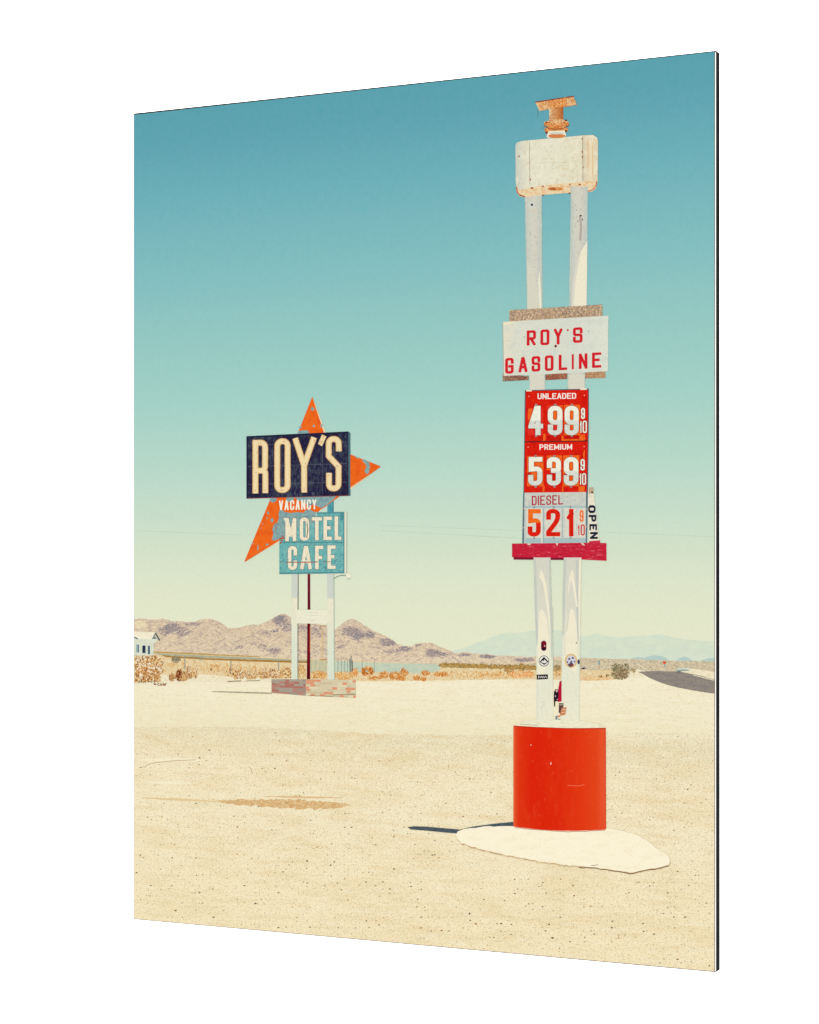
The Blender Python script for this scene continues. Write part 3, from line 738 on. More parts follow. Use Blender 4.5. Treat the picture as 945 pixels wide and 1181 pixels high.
ink('rust_line', mb, [(stroke([(330, 648.6), (345, 648.8), (366, 648.4)], .75) + stroke([(374, 648.2), (382, 647.8)], .7) + cluster(326.4, 621, 1.6, 3.4, 8, 1.4) +
    [blob(324, 648.4, .7, .7), blob(352, 648.6, 1.2, .8), blob(324, 626, 1, 1.4)], '#b0573c'), (stroke([(323, 648), (396, 647.6)], .4, cap=False), '#4e8f94')])
ink('vacancy_lettering', star, [(word('VACANCY', 321.8, 577.2, 365.2, 588.6, 1.75, 1.7, 4, -.03, 1.5), '#f3f0dc')])

# name board
navy = mat('navy_board_ink', '#272442', (7, 12, .46, .6, '#3a4150', .85), (2, 5, .55, .63, '#59636a', .55), (60, 60, .5, .6, '#231a3a', .6))
nb = ink('name_board', root, [([[(401.6, 497.6), (404.2, 499.2), (404.3, 572), (402, 571.8)]], '#4c6e76'),
    ([[(284.3, 503.1), (401.9, 497.6), (402.2, 571.6), (284.3, 574.9)]], navy),
    (stroke([(284.6, 574.8), (402, 571.6)], .8, cap=False), '#8a4a44'),
    ([[(284.3, 503.1), (401.9, 497.6), (401.9, 499.4), (286.2, 504.9), (286.2, 573.4), (284.3, 574.9)]], '#20243a')])
ink('panel_seam', nb, [(stroke([(286, 514.3), (300, 514), (318, 512)], .5, cap=False) + stroke([(286, 538), (340, 536.5), (400, 534.6)], .5, cap=False) + stroke([(286, 558.6), (340, 557.4), (400, 556)], .5, cap=False) +
    stroke([(372, 510.6), (400, 509.6)], .4, cap=False) + stroke([(325, 502), (325, 572)], .4, cap=False) + stroke([(372, 512), (372, 570)], .4, cap=False), '#59606a')])
def Z(x, y, r=0): return (280 + x / 7.269, 490 + y / 7.269, r)
def big(w):
    W = 6.1 + w
    out = {}
    out['R'] = stroke([Z(107, 575), Z(107, 150), Z(188, 148, 1), Z(188, 384, 1), Z(107, 384)], W, 6, cap=False) + stroke([Z(107, 170), Z(107, 128)], W, cap=False) + stroke([Z(160, 384), Z(190, 392, 1), Z(190, 570), Z(190, 572)], W, 2, cap=False)
    out['O'] = stroke([Z(290, 138, 1), Z(377, 135, 1), Z(377, 545, 1), Z(290, 548, 1)], W, 6.2, True)
    out['Y'] = stroke([Z(440, 111), Z(515, 340), Z(599, 104)], W, cap=False) + stroke([Z(515, 330), Z(516, 567)], W, cap=False)
    a = [Z(665, 80)[:2], Z(703, 97)[:2], Z(665, 180)[:2], Z(632, 158)[:2]]
    out["'"] = [a]
    out['S'] = stroke([Z(807, 222), Z(805, 118, 1), Z(722, 118, 1), Z(722, 262), Z(804, 350), Z(804, 532, 1), Z(724, 534, 1), Z(724, 402)], W, 6, cap=False)
    return out
edge, face = big(1.3), big(0)
gold = mat('cream_gold_letter_ink', '#ecd3a0', (4, 4, .5, .62, '#e6c48a', .8), (1.8, 1.8, .58, .64, '#d9b078', .6))
gin = mat('letter_rim_ink', '#b98a58', (4, 4, .45, .6, '#7d5642', .6))
inner = big(-2.6)
for k in face:
    it = [(edge[k], gin if k != "'" else gin), (face[k], gold)]
    if k != "'": it.append((inner[k], '#f2dcab'))
    LN = globals().setdefault('LN0', LEVEL[0]); LEVEL[0] = LN
    ink('letter', nb, it)
ink('bulb_socket', nb, [([ell(*Z(x, y)[:2], .55, .55, 7) for x, y in ((107, 550), (112, 398), (130, 152), (150, 150), (120, 235), (188, 545), (340, 138), (350, 138), (333, 548), (322, 545), (600, 130), (516, 355), (527, 322),
     (516, 540), (680, 98), (660, 142), (805, 205), (790, 338), (797, 348), (768, 530), (735, 292), (722, 425))], '#9a5a34')])

# ------------------------------------------------------------------ gasoline sign: beacon and cap
LEVEL[0] = BG
cap_m = mat('cap_enamel_ink', ('x', [(594, '#c9ccbf'), (603, '#d9d8c5'), (611, '#e4e1c9'), (640, '#e3e1c8'), (670, '#e3ddc2'), (674, '#dbd0b2'), (682, '#ead9b6'), (690, '#dfd0ae')]),
            (14, 14, .5, .62, '#eee8cf', .6), (3, 6, .56, .66, '#d7c5a0', .5), (1.7, 1.7, .62, .68, '#b89a78', .5))
rust = mat('rust_ink', '#e39a54', (4, 4, .46, .58, '#c9692c', .8), (1.9, 1.9, .54, .62, '#f0c48c', .8), (1.6, 2.2, .58, .64, '#8d3e1e', .7))
rust2 = mat('pale_rust_ink', '#e6bd88', (3, 4, .46, .58, '#d98a4a', .8), (1.8, 1.8, .54, .62, '#a55a30', .7))
cap = ink('pole_cap', root, [
    ([[(594.7, 167.9), (596, 164.4), (602.3, 162.3), (675.1, 155.7), (684.5, 155.5), (689, 158.6), (690, 163), (689.6, 208.5), (687.6, 217), (684, 220.4), (678.5, 221.4), (660, 222), (625, 224.8), (605, 227.5), (599, 226), (596, 221), (595, 207)]], cap_m)])
ink('cap_underside', cap, [
    ([[(596, 214), (599.5, 219), (606, 217.4), (625, 213.8), (655, 211), (688.6, 208), (688.8, 213), (686.4, 218), (678, 221.3), (660, 222), (625, 224.8), (605, 227.5), (598.5, 225.2), (596, 220)]], mat('cap_underside_ink', '#ead4ac', (5, 3, .48, .6, '#e0b27c', .8))),
    (stroke([(596.2, 216), (597, 221.5), (600, 225), (605, 226.6)], 1.4) + stroke([(678.6, 220.4), (684, 218.8), (687.4, 214.6), (688.4, 209.4)], 1.2), '#c96f38'),
    (stroke([(600, 224.6), (605.6, 226.6)], .9) , '#8f3f24'),
    ([ell(641, 217.6, 9.4, 2.1, 16)], rust), ([ell(638, 217.8, 4, .9, 10)], '#a4552c'),
    ([blob(614, 216.6, 1.6, 1, .3), blob(626.4, 214.8, 1, 1, .3), blob(657.4, 212.6, .9, .8, .3), blob(669, 212.8, 1.4, 1, .3), blob(626.6, 225, 1.1, .8), blob(657, 222.6, 1.2, .9)], '#9a4a2c')])
ink('cap_seam', cap, [(stroke([(610.8, 163), (611, 173), (611.4, 214)], .6, cap=False) + stroke([(672.4, 157), (672.6, 208)], .8, cap=False), '#a89a82'),
    ([blob(671.6, 159.8, .8, 1), blob(672, 175, .7, 1.4), blob(672.2, 181, 1, 1.2), blob(612, 207, .9, 1.2), blob(599, 180, .9, 1), blob(611, 187, .6, .7), blob(673, 193, .6, 1), blob(626, 159.6, .5, .5)], '#a8623e'),
    (stroke([(678.4, 160), (678.6, 192)], 1.0) + stroke([(684, 168), (684, 204)], .7), '#e2b784'), (stroke([(618, 187.6), (655, 187.4)], .4), '#d3cdb0'), (cluster(650, 193, 6, 4, 10, 1.2), '#e0d0ac')])
bc = ink('beacon_stem', root, [([[(633.6, 122), (649.8, 120), (650, 141), (633.6, 141)]], mat('stem_ink', ('x', [(633, '#e8d3ac'), (638, '#d9a36e'), (645, '#c88048'), (650, '#a85a2a')]), (3, 4, .5, .6, '#c07a44', .6), (1.8, 1.8, .58, .64, '#7d4226', .5)))])
ink('flange', bc, [([ell(642, 142.6, 14.6, 4.2, 22)], rust), ([ell(641.8, 149.4, 14.0, 4.2, 22)], rust), (stroke([(628, 145), (634, 148.2), (642, 149), (650, 147.8), (656, 144.6)], 1.0), '#9b4a22'),
    (stroke([(628.4, 140.6), (635, 139), (650, 138.9), (655.6, 140.6)], .9), '#f0c896'), ([[(633.6, 138), (649.9, 137), (650, 141.4), (642, 142.4), (633.6, 141.6)]], rust2),
    ([rect(651.6, 137.6, 654.4, 139.6), rect(629.4, 140, 631.6, 142), blob(631, 152.6, 1.6, 1.4), blob(653, 151, 1.6, 1.5)], '#7c3a24')])
ink('collar', bc, [([[(632.8, 151), (651.6, 150.4), (653.2, 156), (651.8, 157.8), (632, 159), (630.6, 157)]], '#f0e8cf'), ([ell(642.4, 156.6, 10, 2.6, 18)], '#d6854a'), (ell(642, 153.6, 9, 1.4, 14) and [ell(642, 153.4, 8.6, 1.3, 14)], '#cfd3c4')])
ink('beacon_plate', bc, [([[(617.6, 117.4), (661.3, 110.7), (665.8, 120.8), (650, 123.4), (634, 125.6), (622.6, 127.8)]], rust), ([[(619, 118.4), (632, 116.6), (636, 125.2), (623, 127.4)], [(652, 113.4), (661, 112.2), (665, 120.4), (656, 121.8)]], rust2),
    (stroke([(617.8, 117.6), (650.4, 112.6)], 1.1) + stroke([(654, 112), (661.4, 110.9)], 1.1), '#8d3824'), (stroke([(618.6, 118.8), (623, 127.4)], .8), '#f3d3a0')])
ink('hanging_wire', bc, [(stroke([(620.4, 126), (620.2, 135)], .5) + stroke([(624, 147.6), (627, 147.2)], .4), '#6d8f92')])

# poles
LEVEL[0] = BG
pm_up = mat('upper_pole_ink', ('u', [(0, '#b3c2ba'), (.12, '#c6cbbf'), (.4, '#d3d2c2'), (.6, '#d1cfc0'), (.9, '#c2c9bd'), (1, '#b2c2ba')]), (3, 14, .5, .64, '#d6d3c0', .6), (1.8, 3, .58, .66, '#b0a898', .5))
pm_lit = mat('sunlit_pole_ink', ('u', [(0, '#d8d7c4'), (.3, '#eae4cb'), (1, '#efe9cf')]), (3, 12, .5, .64, '#e6dfc4', .6))
L1 = [(605.4, 220), (606.6, 290), (608, 356), (610.6, 434), (611, 452)]; R1 = [(625.2, 220), (625.7, 290), (626.4, 356), (629, 434), (629.2, 452)]
pl = ribbon('pole', root, L1, R1, pm_up, [
    ([[(608.4, 300), (617, 316), (622, 340), (624, 356), (608.6, 356)]], '#d8d6c3'), ([[(621, 322), (622.6, 312), (624.2, 340), (624.6, 356), (622.6, 356)]], '#efe9cf'),
    ([[(611, 432), (628, 432), (628.6, 452), (611.4, 452)]], '#dad7c4'),
    ([ell(613.8, 236, 3.6, 4.0, 16)], '#d2d6ca'), ([ell(613.8, 236, 1.4, 1.4, 10)], '#1f1b26'), (stroke([(609, 241.6), (613, 243.6), (618, 243)], .6), '#d9c3a0')])
L2 = [(658.5, 215), (657.6, 290), (656.5, 353), (654.8, 434), (654.8, 450)]; R2 = [(678.2, 215), (677.8, 290), (676.8, 353), (674.9, 434), (674.8, 450)]
pr = ribbon('pole', root, L2, R2, pm_up, [
    ([[(670.6, 290), (677.7, 277), (677.3, 320), (676.7, 353), (662, 353), (664, 324)]], '#efe8ce'), ([[(666, 300), (670.6, 290), (664, 324), (662, 353), (659.6, 353), (661, 326)]], '#dcdac6'),
    ([[(656, 432), (674.6, 432), (674.4, 450), (656, 450)]], '#dad7c4'),
    (stroke([(669.4, 250), (670.6, 262), (669.4, 276)], 2.6), '#b5aca2'), ([ell(670, 248.6, 1.5, .9, 8), ell(672, 253, .6, 1.2, 7), ell(667, 255, .5, .7, 7), ell(665.6, 242, .4, .7, 6)], '#3b3238')])

# name board of the station
osb = mat('chipboard_ink', '#bd9d7c', (3.2, 3.2, .5, .6, '#8f8078', .8), (2.2, 2.2, .56, .62, '#e0c8a4', .85), (1.8, 1.8, .58, .63, '#5c4a44', .6))
osb2 = mat('dark_chipboard_ink', ('x', [(580, '#8e6a5a'), (605, '#855848'), (632, '#96503e'), (660, '#a96850'), (676, '#b88a64'), (700, '#c09a70')]), (2.2, 2.2, .52, .6, '#6f4a3e', .6), (1.8, 1.8, .56, .62, '#d0aa80', .6))
ink('chipboard_backing', root, [([[(587.6, 357.6), (695, 351.0), (695.2, 366), (587.8, 373)]], osb)])
for q in ([(580, 431), (580.2, 439.8), (609.8, 438.2), (610, 434)], [(629.4, 432), (629.4, 438.4), (654.4, 437), (654.4, 430)], [(675, 430), (675, 436.4), (698.8, 435.8), (698.2, 426)]):
    ink('chipboard_backing', root, [([q], osb2)])
board = mat('off_white_board_ink', ('x', [(580, '#e3dcc5'), (596, '#dcdcca'), (660, '#d8dbcb'), (701, '#dde0cf')]), (12, 12, .5, .62, '#cfd5c8', .6), (2, 2, .58, .66, '#c2c6b8', .5))
sb = ink('station_board', root, [([[(580, 371.1), (701.9, 363.9), (701.4, 428.0), (611, 432.4), (581.2, 433.4)]], board), (stroke([(580.2, 371.4), (581.2, 433)], .8, cap=False), '#b9b4a4'),
    ([[(580.6, 371.4), (594, 370.6), (588, 374), (581, 375)]], '#ede4c8')])
REDL = mat('red_letter_ink', '#d4242e', (4, 4, .5, .62, '#bf1c2a', .7))
def zz(x, y): return 560 + x / 5.906, 330 + y / 5.906
def boxes(lst):
    o = []
    for ch, x0, y0, x1, y1 in lst:
        a = zz(x0, y0); b = zz(x1, y1); o.append((ch, a[0], a[1], b[0], b[1]))
    return o
lets('letter', sb, boxes([('R', 282, 302, 345, 405), ('O', 375, 296, 437, 403), ('Y', 466, 290, 526, 398), ('S', 597, 282, 663, 387),
     ('G', 135, 490, 193, 597), ('A', 226, 484, 287, 588), ('S', 315, 478, 375, 583), ('O', 405, 473, 465, 578), ('L', 500, 468, 558, 573), ('N', 637, 460, 696, 564), ('E', 727, 453, 790, 557)]),
     REDL, w=3.3, wy=3.0, R=1.6, slope=-.05)
x0, y0 = zz(589, 463); x1, y1 = zz(603, 566)
ink('letter', sb, [([rect(x0, y0, x1, y1)], REDL)])
ink('letter', sb, [([ell(*zz(562, 299), 1.15, 1.3, 9)], REDL)])
ink('bolt', sb, [([ell(*zz(479, 408), 1.5, 1.6, 10)], '#7a2030'), ([ell(*zz(703, 308), .7, .7, 8), ell(*zz(265, 346), .6, .7, 8)], '#6f8a76'), (stroke([zz(476, 420), zz(472, 460)], .6), '#bfc6b6')])

# ------------------------------------------------------------------ price board
red = mat('price_board_red_ink', '#d81e10', (8, 8, .48, .62, '#c4140e', .7), (2, 2, .58, .66, '#e23a20', .6))
redd = mat('deep_red_ink', '#bc120e', (5, 5, .48, .6, '#d0200f', .7))
redb = mat('bright_red_panel_ink', '#e2342a', (4, 6, .48, .6, '#d42018', .8))
orp = mat('orange_panel_ink', '#ee6a22', (5, 5, .48, .62, '#e44c18', .8))
whd = mat('digit_white_ink', ('u', [(0, '#eeeeda'), (1, '#eeeeda')]), (4, 4, .5, .62, '#d8ddd0', .6))
grd2 = mat('digit_grey_ink', '#d9dccf', (3, 3, .5, .62, '#c4cbc0', .7))
pbd = ink('price_board', root, [
    ([[(605.6, 449.9), (679.4, 448.2), (679.2, 500), (678.2, 568), (677.4, 626.6), (602.8, 626.6), (604.0, 568), (605, 500)]], '#3e5a66'),
    ([[(606.6, 450.9), (678.6, 449.3), (678.4, 500), (677.0, 568), (604.8, 568), (605.8, 500)]], red),
    ([[(605.6, 508.8), (678, 507.6), (678, 509.2), (605.6, 510.2)]], '#6d2420'),
    ([[(605.2, 568.2), (676.2, 567.4), (675.8, 626.6), (604.6, 626.6)]], mat('grey_price_board_ink', '#c6cabf', (8, 6, .48, .6, '#d5d5c4', .7), (2, 2, .58, .66, '#a9b2a8', .6))),
    ([[(605.8, 583.6), (676, 583.2), (676, 585.6), (605.8, 586)], rect(606, 620.6, 675.6, 626.4)], '#a9c0c0'),
    (stroke([(604.2, 569), (603.2, 626)], 1.3, cap=False) + stroke([(677.4, 568), (676.8, 626)], 1.0, cap=False), '#64808a'),
    ([rect(607, 449.6, 613.5, 451.4), rect(669.5, 447.4, 677, 449.6)], '#e9e2c8')])
ink('price_cell', pbd, [([[(609, 471), (626.5, 470.4), (626.5, 502), (609, 502)], [(631, 467.6), (649.6, 467.4), (649.6, 502), (631, 502)]], redb),
    ([[(650.8, 467), (669.4, 466.8), (669.2, 502), (650.8, 502)], [(634.5, 468), (649.4, 467.6), (649, 484), (638, 486)], [(609.2, 471.4), (614, 471), (612, 484), (609.2, 484)],
      [(627, 500), (629.4, 500), (629.4, 508.4), (626.6, 508.6)], [(648, 502.6), (649.8, 502.6), (650.4, 506.6), (675, 506.0), (675, 501.5), (668.6, 501.4), (668.6, 507.4), (675, 508), (648, 508.4)], [(668.4, 501.4), (675, 501), (675, 507.6), (668.4, 507.8)]], orp),
    ([[(631, 502.6), (647.4, 502.4), (647.4, 507.6), (631, 507.8)], [(652, 502), (667.6, 502), (667.6, 506), (652, 506.4)], [(652, 484), (668, 483), (668, 487), (652, 488)]], redd)])
ink('price_cell', pbd, [([[(608.4, 526), (627, 525.6), (627, 560.6), (608, 560.8)], [(630.8, 525.4), (648.4, 525.2), (648.2, 542), (630.8, 542)], [(649.8, 525.2), (668.4, 525), (668, 560.6), (649.4, 560.8)],
      [(626.2, 560), (628.4, 560), (628.2, 567), (626, 567)], [(648.6, 560.6), (650, 560.6), (650, 567), (648.4, 567)], [(667.6, 560.8), (674.6, 560.4), (674.4, 567), (667.4, 567)], [(672.8, 524), (674, 519), (674.8, 519), (674.6, 530), (673, 530)]], orp),
    ([[(630.6, 542), (648.4, 542), (648.2, 561), (630.4, 561)]], red), ([[(651, 546), (667, 545), (667, 549), (651, 549.6)], [(608.6, 545), (613, 545), (613, 550), (608.6, 550)]], redd)])
cell_m = mat('pale_price_cell_ink', '#dad8c7', (5, 8, .48, .6, '#c9cdc2', .7))
ink('price_cell', pbd, [([rect(607.4, 586.4, 625.6, 620.2), rect(629.4, 586.2, 647.6, 620), rect(651.6, 586, 664.6, 620), rect(666, 586, 675.4, 620)], cell_m),
    ([rect(626.4, 586, 627.6, 626), rect(648.6, 586, 649.4, 620)], '#9fb4b2'), ([rect(624.4, 586, 626, 626)], '#e4e0cc')])
ink('price_heading', pbd, [(word('UNLEADED', 620.2, 453.7, 664.8, 460.4, 1.35, 1.1, 2.4, -.014, .75), '#f6ece0')])
ink('price_heading', pbd, [(word('PREMIUM', 622.4, 512.4, 660.2, 518.8, 1.35, 1.1, 2.4, -.008, .8, {'I': .3}), '#f6ece0')])
ink('price_heading', pbd, [(word('DIESEL', 613.6, 571.9, 649.8, 582.8, 1.5, 1.35, 3.6, -.03, 1.3, {'I': .25}), '#b3203c')])
PL = [0]
def price_digit(ch, x0, y0, x1, y1, w, wy, m, m2=None, split=.5, R=7, halo_c='#8e1510'):
    polys = glyph(ch, x0, y0, x1, y1, w, wy, R)
    it = []
    if halo_c: it.append((glyph(ch, x0 - .5, y0 - .5, x1 + .5, y1 + .5, w + 1, wy + 1, R), halo_c))
    it.append((polys, m))
    if m2:
        ys = y0 + (y1 - y0) * split
        low = [c for c in (clip(p, x0 - 1, ys, x1 + 1, y1 + 1) for p in polys) if len(c) > 2]
        it.append((low, m2))
    PL[0] = PL[0] or LEVEL[0]; LEVEL[0] = PL[0]
    ink('price_digit', pbd, it)
for ch, x0, x1 in (('4', 609.7, 626.6), ('9', 632.1, 649), ('9', 651.4, 667.8)):
    price_digit(ch, x0, 467.9, x1, 501.8, 6.0, 5.4, whd, grd2, .5)
for ch, x0, x1 in (('5', 609.4, 625.9), ('3', 631, 647.3), ('9', 650.6, 667.5)):
    price_digit(ch, x0, 527.0, x1, 560.0, 6.0, 5.4, whd, grd2, .5)
rd = mat('digit_red_ink', '#dc2414', (4, 4, .5, .6, '#c81810', .7)); od = mat('digit_orange_ink', '#f06e20', (4, 4, .5, .6, '#e85a1a', .7))
price_digit('5', 608.8, 587.2, 624, 618.8, 5.6, 5.0, od, rd, .5, halo_c=None)
price_digit('2', 630.2, 587.0, 646.4, 618.6, 5.6, 5.0, rd, halo_c=None)
price_digit('1', 653.8, 587.0, 662.6, 618.6, 5.2, 4.6, rd, halo_c=None)
for ch, x0, y0, x1, y1, m, hc, w in (('9', 670.4, 470.4, 675.0, 483.2, whd, '#8e1510', 1.7), ('1', 669.0, 485.6, 671.2, 499.2, whd, '#8e1510', 1.2), ('0', 672.2, 485, 677.2, 499.4, whd, '#8e1510', 1.5),
                                   ('9', 669.8, 529.4, 674.8, 542.6, whd, '#8e1510', 1.7), ('1', 668.6, 546, 670.8, 559, whd, '#8e1510', 1.2), ('0', 671.6, 545.6, 676.2, 559.2, whd, '#8e1510', 1.4),
                                   ('9', 668.8, 588.4, 673.4, 601.8, od, None, 1.7), ('1', 666.4, 605.2, 668.8, 617.4, REDL, None, 1.1), ('0', 670.0, 604.8, 674.8, 617.6, REDL, None, 1.4)):
    price_digit(ch, x0, y0, x1, y1, w, w, m, R=3, halo_c=hc)
clips = []
for xs, yt, yb in (((618.6, 640.6, 659.8), 466.4, 503), ((618, 639.8, 659), 525.6, 561.6), ((616.4, 638.8, 658.2), 584.6, 620.6)):
    for x in xs: clips += [rect(x - 1.2, yt - .7, x + 1.2, yt + .7), rect(x - .5, yt, x + .5, yt + 2), rect(x - 1.2, yb - .7, x + 1.2, yb + .7), rect(x - .5, yb - 2, x + .5, yb)]
ink('digit_clip', pbd, [(clips, '#8d9690')])
ink('rivet', pbd, [([ell(x, y, .7, .7, 7) for x, y in ((610.4, 457), (674.2, 456), (609.4, 515.6), (674, 515), (604.4, 586.6), (604.2, 608.6), (676.4, 587), (676.2, 607.4))], '#f0a898')])
LEVEL[0] += 2 * STEP
# open flag
op = ink('open_flag', root, [([[(678.6, 562.6), (684.6, 562.4), (685.4, 571), (691.6, 623.8), (679.8, 624), (678.2, 590)]], mat('flag_ink', '#e9e2cc', (3, 6, .5, .62, '#d3d0be', .7))),
    ([[(679.2, 562.2), (684.6, 562), (685, 569), (679, 569.4)]], '#c2aa8c'), ([ell(683.2, 567.8, 1.1, 1.4, 9)], '#4d2c30'), ([[(679.8, 624), (680, 626.6), (692.4, 626.6), (692.4, 623.2)]], '#c9324a')])
def rotg(ch, y0, y1, xb, xt, w, wy, drift):
    """a letter turned a quarter clockwise: its run goes down, its top points right"""
    g = glyph(ch, 0, 0, y1 - y0, xt - xb, w, wy, 3)
    return [[(xb + (xt - xb) - b + drift * 1, y0 + a) for a, b in p] for p in g]
ink('open_lettering', op, [(rotg('O', 582.6, 591.8, 678.6, 687.2, 3.0, 2.0, 0) + rotg('P', 593.8, 601.8, 679.2, 688.0, 2.6, 2.0, 0) + rotg('E', 604.4, 611.6, 680.0, 688.8, 2.6, 1.9, 0) + rotg('N', 613.6, 621.6, 680.8, 689.8, 2.5, 1.9, 0), '#1c2238')])

# crossbar
xb = ink('red_crossbar', root, [([[(592.4, 642), (592.6, 645.4), (660, 646), (660, 642)]], '#7e1832'),
    ([[(590.8, 627.0), (677, 626.0), (699.7, 626.4), (699.8, 646.8), (672, 645.4), (650, 643.4), (590.8, 642.6)]], mat('crimson_bar_ink', '#c8233b', (10, 2.2, .48, .6, '#b81d36', .7), (7, 1.2, .6, .66, '#dd6a70', .7)))])
inks('bar_bracket', xb, [[(608, 626.8), (613, 626.8), (611.6, 628.6), (609, 628.6)], [(641, 626.4), (644, 626.4), (643, 630)], [(670, 626.2), (673, 626.2), (675, 629.4), (672, 628.6)]], '#e8c8b0')

# lower poles
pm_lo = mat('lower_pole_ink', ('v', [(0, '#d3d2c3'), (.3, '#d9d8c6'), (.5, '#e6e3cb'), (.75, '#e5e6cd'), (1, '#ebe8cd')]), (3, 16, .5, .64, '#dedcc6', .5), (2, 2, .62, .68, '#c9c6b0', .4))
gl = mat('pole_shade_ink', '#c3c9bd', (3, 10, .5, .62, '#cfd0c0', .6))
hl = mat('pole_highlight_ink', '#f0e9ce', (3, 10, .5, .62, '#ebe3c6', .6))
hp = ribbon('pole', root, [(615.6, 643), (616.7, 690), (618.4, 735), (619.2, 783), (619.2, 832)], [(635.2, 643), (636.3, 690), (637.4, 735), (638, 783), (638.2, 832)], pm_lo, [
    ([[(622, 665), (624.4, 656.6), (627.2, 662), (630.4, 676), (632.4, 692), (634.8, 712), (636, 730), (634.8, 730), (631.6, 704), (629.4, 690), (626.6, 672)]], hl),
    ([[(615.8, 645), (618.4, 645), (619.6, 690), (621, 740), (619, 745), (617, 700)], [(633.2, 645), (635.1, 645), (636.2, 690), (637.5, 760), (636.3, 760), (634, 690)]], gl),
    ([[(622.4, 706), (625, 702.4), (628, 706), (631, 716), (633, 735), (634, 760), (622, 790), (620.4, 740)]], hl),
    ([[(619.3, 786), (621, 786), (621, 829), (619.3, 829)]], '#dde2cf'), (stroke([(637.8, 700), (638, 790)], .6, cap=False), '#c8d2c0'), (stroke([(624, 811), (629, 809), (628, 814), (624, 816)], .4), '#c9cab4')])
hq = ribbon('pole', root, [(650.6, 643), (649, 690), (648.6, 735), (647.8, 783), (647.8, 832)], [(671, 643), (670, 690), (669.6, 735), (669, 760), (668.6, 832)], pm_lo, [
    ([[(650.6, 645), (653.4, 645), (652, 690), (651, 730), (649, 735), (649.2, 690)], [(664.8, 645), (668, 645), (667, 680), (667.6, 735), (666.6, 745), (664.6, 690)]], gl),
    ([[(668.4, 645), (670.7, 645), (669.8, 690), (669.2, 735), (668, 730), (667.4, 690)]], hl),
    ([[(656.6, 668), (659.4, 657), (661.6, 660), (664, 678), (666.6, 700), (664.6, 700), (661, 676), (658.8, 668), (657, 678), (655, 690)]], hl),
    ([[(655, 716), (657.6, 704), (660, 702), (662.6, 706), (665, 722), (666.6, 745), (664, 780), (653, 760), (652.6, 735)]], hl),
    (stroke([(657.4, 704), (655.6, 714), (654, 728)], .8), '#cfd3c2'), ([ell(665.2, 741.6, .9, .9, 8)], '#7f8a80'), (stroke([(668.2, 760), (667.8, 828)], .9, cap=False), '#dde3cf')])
ink('sticker', hp, [([ell(627.4, 741.4, 3.9, 3.6, 16) , rect(623.5, 741, 631.3, 749), ell(627.4, 748.6, 3.9, 3.4, 16)], '#efe6d2'), ([ell(627.4, 741.8, 3.1, 2.9, 14), rect(624.3, 741.8, 630.5, 748), ell(627.4, 748, 3.1, 2.8, 14)], '#7a1626'),
    ([ell(627.6, 748.6, 2.2, 1.9, 10), [(624.6, 742), (626, 741), (626, 747), (624.6, 746)]], '#241420'), ([ell(628.6, 745, .8, .9, 8)], '#d9b8b0')])
ink('sticker', hp, [([ell(627.6, 762.4, 6.0, 6.4, 24)], '#6b7378'), ([ell(627.6, 762.4, 5.2, 5.6, 24)], '#eceadb'), ([[(622.6, 763.4), (627.6, 757.4), (633, 763.2), (628, 767)]], '#24262e'),
    ([[(624.2, 763.6), (626, 761.6), (627, 763), (628.4, 760.6), (631.4, 763.8), (628, 765)]], '#eceadb'), (stroke([(623.8, 766.6), (626, 768.2), (629, 768.4), (631.6, 766.4)], .7), '#4a4e56')])
ink('sticker', hp, [([[(619.2, 778.2), (632.2, 777.8), (632.2, 783.2), (619.4, 784)]], '#2e2630'), (stroke([(621.4, 782.4), (621.4, 779.6), (623.6, 781.6), (624.6, 780), (625.6, 781.8), (626.8, 780), (628, 781.8), (629.4, 780), (631, 781.6)], .6), '#e9dfd6')])
ink('sticker', hq, [([ell(658.8, 762.2, 7.6, 8.6, 28)], '#efe4c4'), ([ell(658.8, 762.2, 7.0, 8.0, 28)], '#dcb877'), ([ell(658.9, 762.2, 5.4, 6.4, 24)], '#d6d4dc'),
    ([blob(658.6, 766.6, 3.4, 2.4, .3), blob(656.6, 760, 1.5, 1.3, .3), blob(661, 758.8, 1.4, 1.2, .3), blob(659.4, 763, 1.2, 1.0, .3), blob(655, 763.6, .9, 1.3), blob(663, 763, .8, 1.3)], '#54506e'), ([blob(660, 767.4, 2.2, 1.6, .3), blob(657, 766, .8, .8)], '#7a3a34')])
ink('sticker', hq, [([ell(667.6, 763.4, 1.5, 2.9, 12)], '#4a4c60')])
ink('sticker_cluster', root, [([[(645.6, 786), (648, 785), (648, 809), (643.6, 809.6), (643.4, 800)]], '#b91a3c'), ([[(639.2, 798), (641, 795), (643.6, 795), (644.6, 800), (643.8, 808.6), (640.6, 809), (640.6, 815), (639.4, 815), (639, 806)]], '#2a1824'),
    ([blob(642.4, 797, 1.2, 1.6, .2), blob(641, 803, .6, .8), blob(643, 806.6, .7, .8)], '#cfb8b4'), ([[(645, 811), (650.6, 811.4), (649.6, 818), (647, 823), (644.6, 822)]], '#5f4440'), ([[(648, 816.4), (653.8, 815.6), (652.4, 824.6), (645.8, 825.4)]], '#cf8458'),
    (stroke([(646, 813), (650, 813)], .6) + stroke([(649, 819), (652.6, 818.4)], .6) + stroke([(648, 822), (652, 821.4)], .5), '#f0dcc0'), ([[(640.8, 826), (643, 825.4), (643, 830.4), (641, 830)], [(643.4, 829), (646.4, 829.4), (646, 831)]], '#6a8a94'), ([[(643.4, 825.4), (646.6, 825.6), (646, 827.2), (643.4, 827)]], '#dc7c50')])

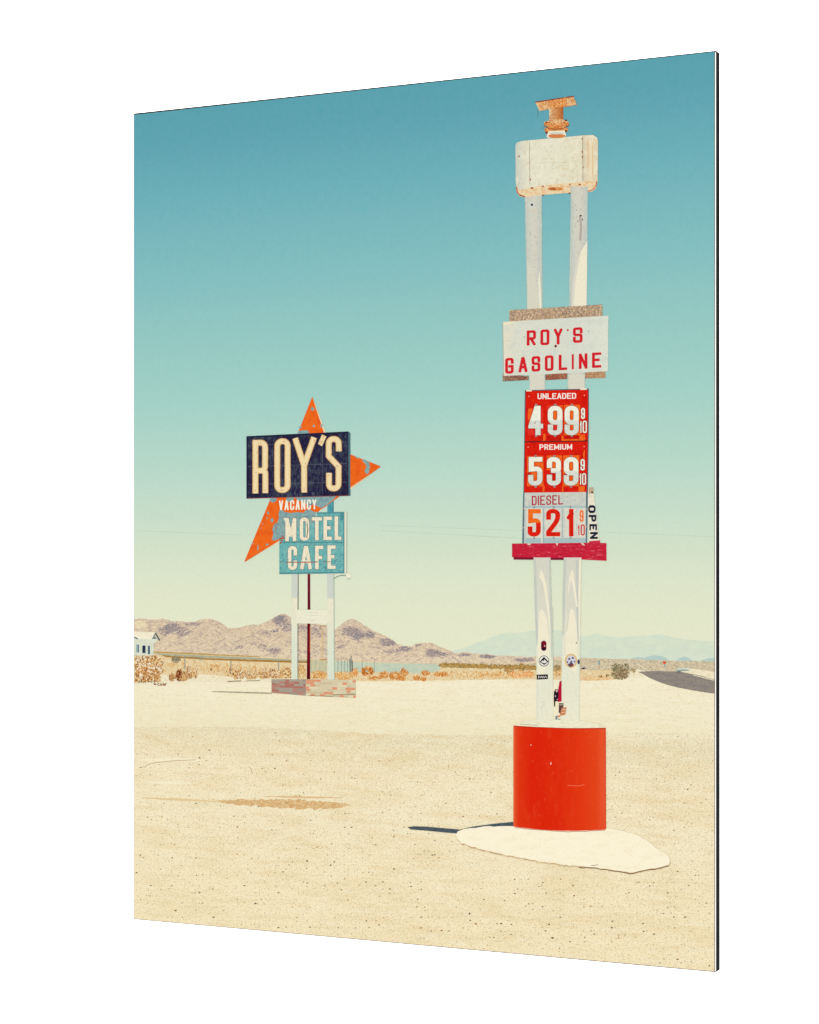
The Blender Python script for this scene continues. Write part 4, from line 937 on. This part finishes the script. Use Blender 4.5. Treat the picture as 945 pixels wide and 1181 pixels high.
# ------------------------------------------------------------------ ground under the pillar, drum
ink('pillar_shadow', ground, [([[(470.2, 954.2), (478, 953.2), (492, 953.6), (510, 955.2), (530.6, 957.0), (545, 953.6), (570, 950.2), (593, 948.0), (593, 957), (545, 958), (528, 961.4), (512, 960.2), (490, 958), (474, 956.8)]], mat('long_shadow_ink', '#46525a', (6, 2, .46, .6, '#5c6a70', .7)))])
ap = [(526.3, 962), (528, 958.8), (536, 956.6), (544.4, 955.0), (565, 953.2), (592.7, 952.8), (640, 952), (701, 955.6), (720, 958.4), (737.4, 964.4), (749.5, 971.4), (759.5, 980.4), (771.0, 986.4), (773, 993), (771.6, 997.8),
      (757.5, 1001.4), (742, 1004), (727.4, 1006.8), (709, 1004), (689, 1001), (661, 998.6), (628.9, 994.8), (592.7, 988), (570, 983.4), (552.5, 979), (532.4, 972.6), (527, 967)]
apj = jag(ap + [ap[0]], 4, .7)[:-1]
apron = ink('white_concrete_apron', root, [([[(x + .6, y + 1.6) for x, y in apj]], mat('apron_edge_ink', '#d9c296', (9, 3, .46, .6, '#b28a5c', .8))),
    ([apj], mat('apron_ink', '#fbf2d6', (20, 8, .5, .64, '#f5e9c8', .6), (3, 2, .62, .68, '#e6d6ae', .5)))])
ink('apron_crack', apron, [(stroke(jag([(668, 1000.4), (690, 1002), (708, 1004.6), (727, 1007.6), (742, 1004.8), (758, 1002), (771, 999)], 4, .6), 1.0, cap=False) + stroke([(682, 998.6), (690, 997.6)], .6), '#7d6346')])
dr = mat('red_drum_ink', ('u', [(0, '#e8683c'), (.025, '#e04a22'), (.06, '#dd3414'), (.2, '#da240c'), (.5, '#dc2a0e'), (.7, '#e03612'), (.9, '#e2441c'), (.975, '#e65630'), (1, '#d84a28')]),
         (14, 50, .5, .72, '#e23c14', .35), (3, 5, .64, .72, '#e8603a', .3), (9, 26, .56, .8, '#e85a36', .3))
lt_, rt_, n = [], [], 1
drum = ink('drum_top', root, [([[(592.2, 836.6), (600, 833.4), (618, 830.6), (640, 830), (668, 831), (690, 834.6), (699.2, 839.2), (699, 841.6), (645, 842), (592.4, 839)]], mat('drum_top_ink', '#efeacd', (8, 2, .5, .6, '#dcd8b8', .7))),
    (stroke([(600, 835.4), (620, 836.6)], .8), '#b9b797')])
# the drum wall: columns of the ribbon follow the curved rims
off = nxt(); V, F, UV = [], [], []
K = 24
for i in range(K + 1):
    u = i / K; x = 592.3 + (699.0 - 592.3) * u
    yt = 836.8 + 2.6 * u + 1.5 * math.sin(math.pi * u) * (1 if u < .5 else 1); yb = 953.6 + 3.2 * u + 3.0 * math.sin(math.pi * u)
    for k in range(2):
        V.append(P(x + (.4 * u if k else 0), (yt, yb)[k], off)); UV.append((u, k))
    if i: F.append([2 * i - 2, 2 * i - 1, 2 * i + 1, 2 * i])
wallm = new_mesh('red_drum', root, V, F, [dr], [0] * len(F), UV)
ink('drum_scuff', wallm, [([ell(612.6, 859.4, .7, .6, 7), blob(635.6, 880.6, .6, 1.6, .2)], '#f0d9c0'), (stroke([(655, 906), (668, 906.6), (674, 905)], .6), '#ef7a58'),
    (stroke([(593, 838), (620, 838.9), (660, 840.4), (698.8, 840.4)], .7, cap=False), '#a83018'),
    (stroke(jag([(594, 954.6), (612, 956.6), (640, 958.6), (660, 959.4), (698, 957.6)], 5, .4), .9, cap=False), '#c8826a')])


# a part is described only where another of its kind could be taken for it
for o in list(root.children):
    n = o.name
    t = {'red_drum': 'round red base under the tall gasoline pillar', 'star': 'orange star with chipped paint behind the motel boards', 'name_board': 'dark navy board with cream letters on the motel sign',
         'station_board': 'off white board with red letters on the gasoline pillar', 'price_board': 'tall board with red and grey price panels', 'motel_cafe_board': 'weathered teal board with cream letters',
         'white_concrete_apron': 'white concrete patch round the red drum', 'open_flag': 'narrow white flag with dark letters beside the price board', 'red_crossbar': 'crimson board across the two white poles'}.get(n)
    if t: o['label'] = t
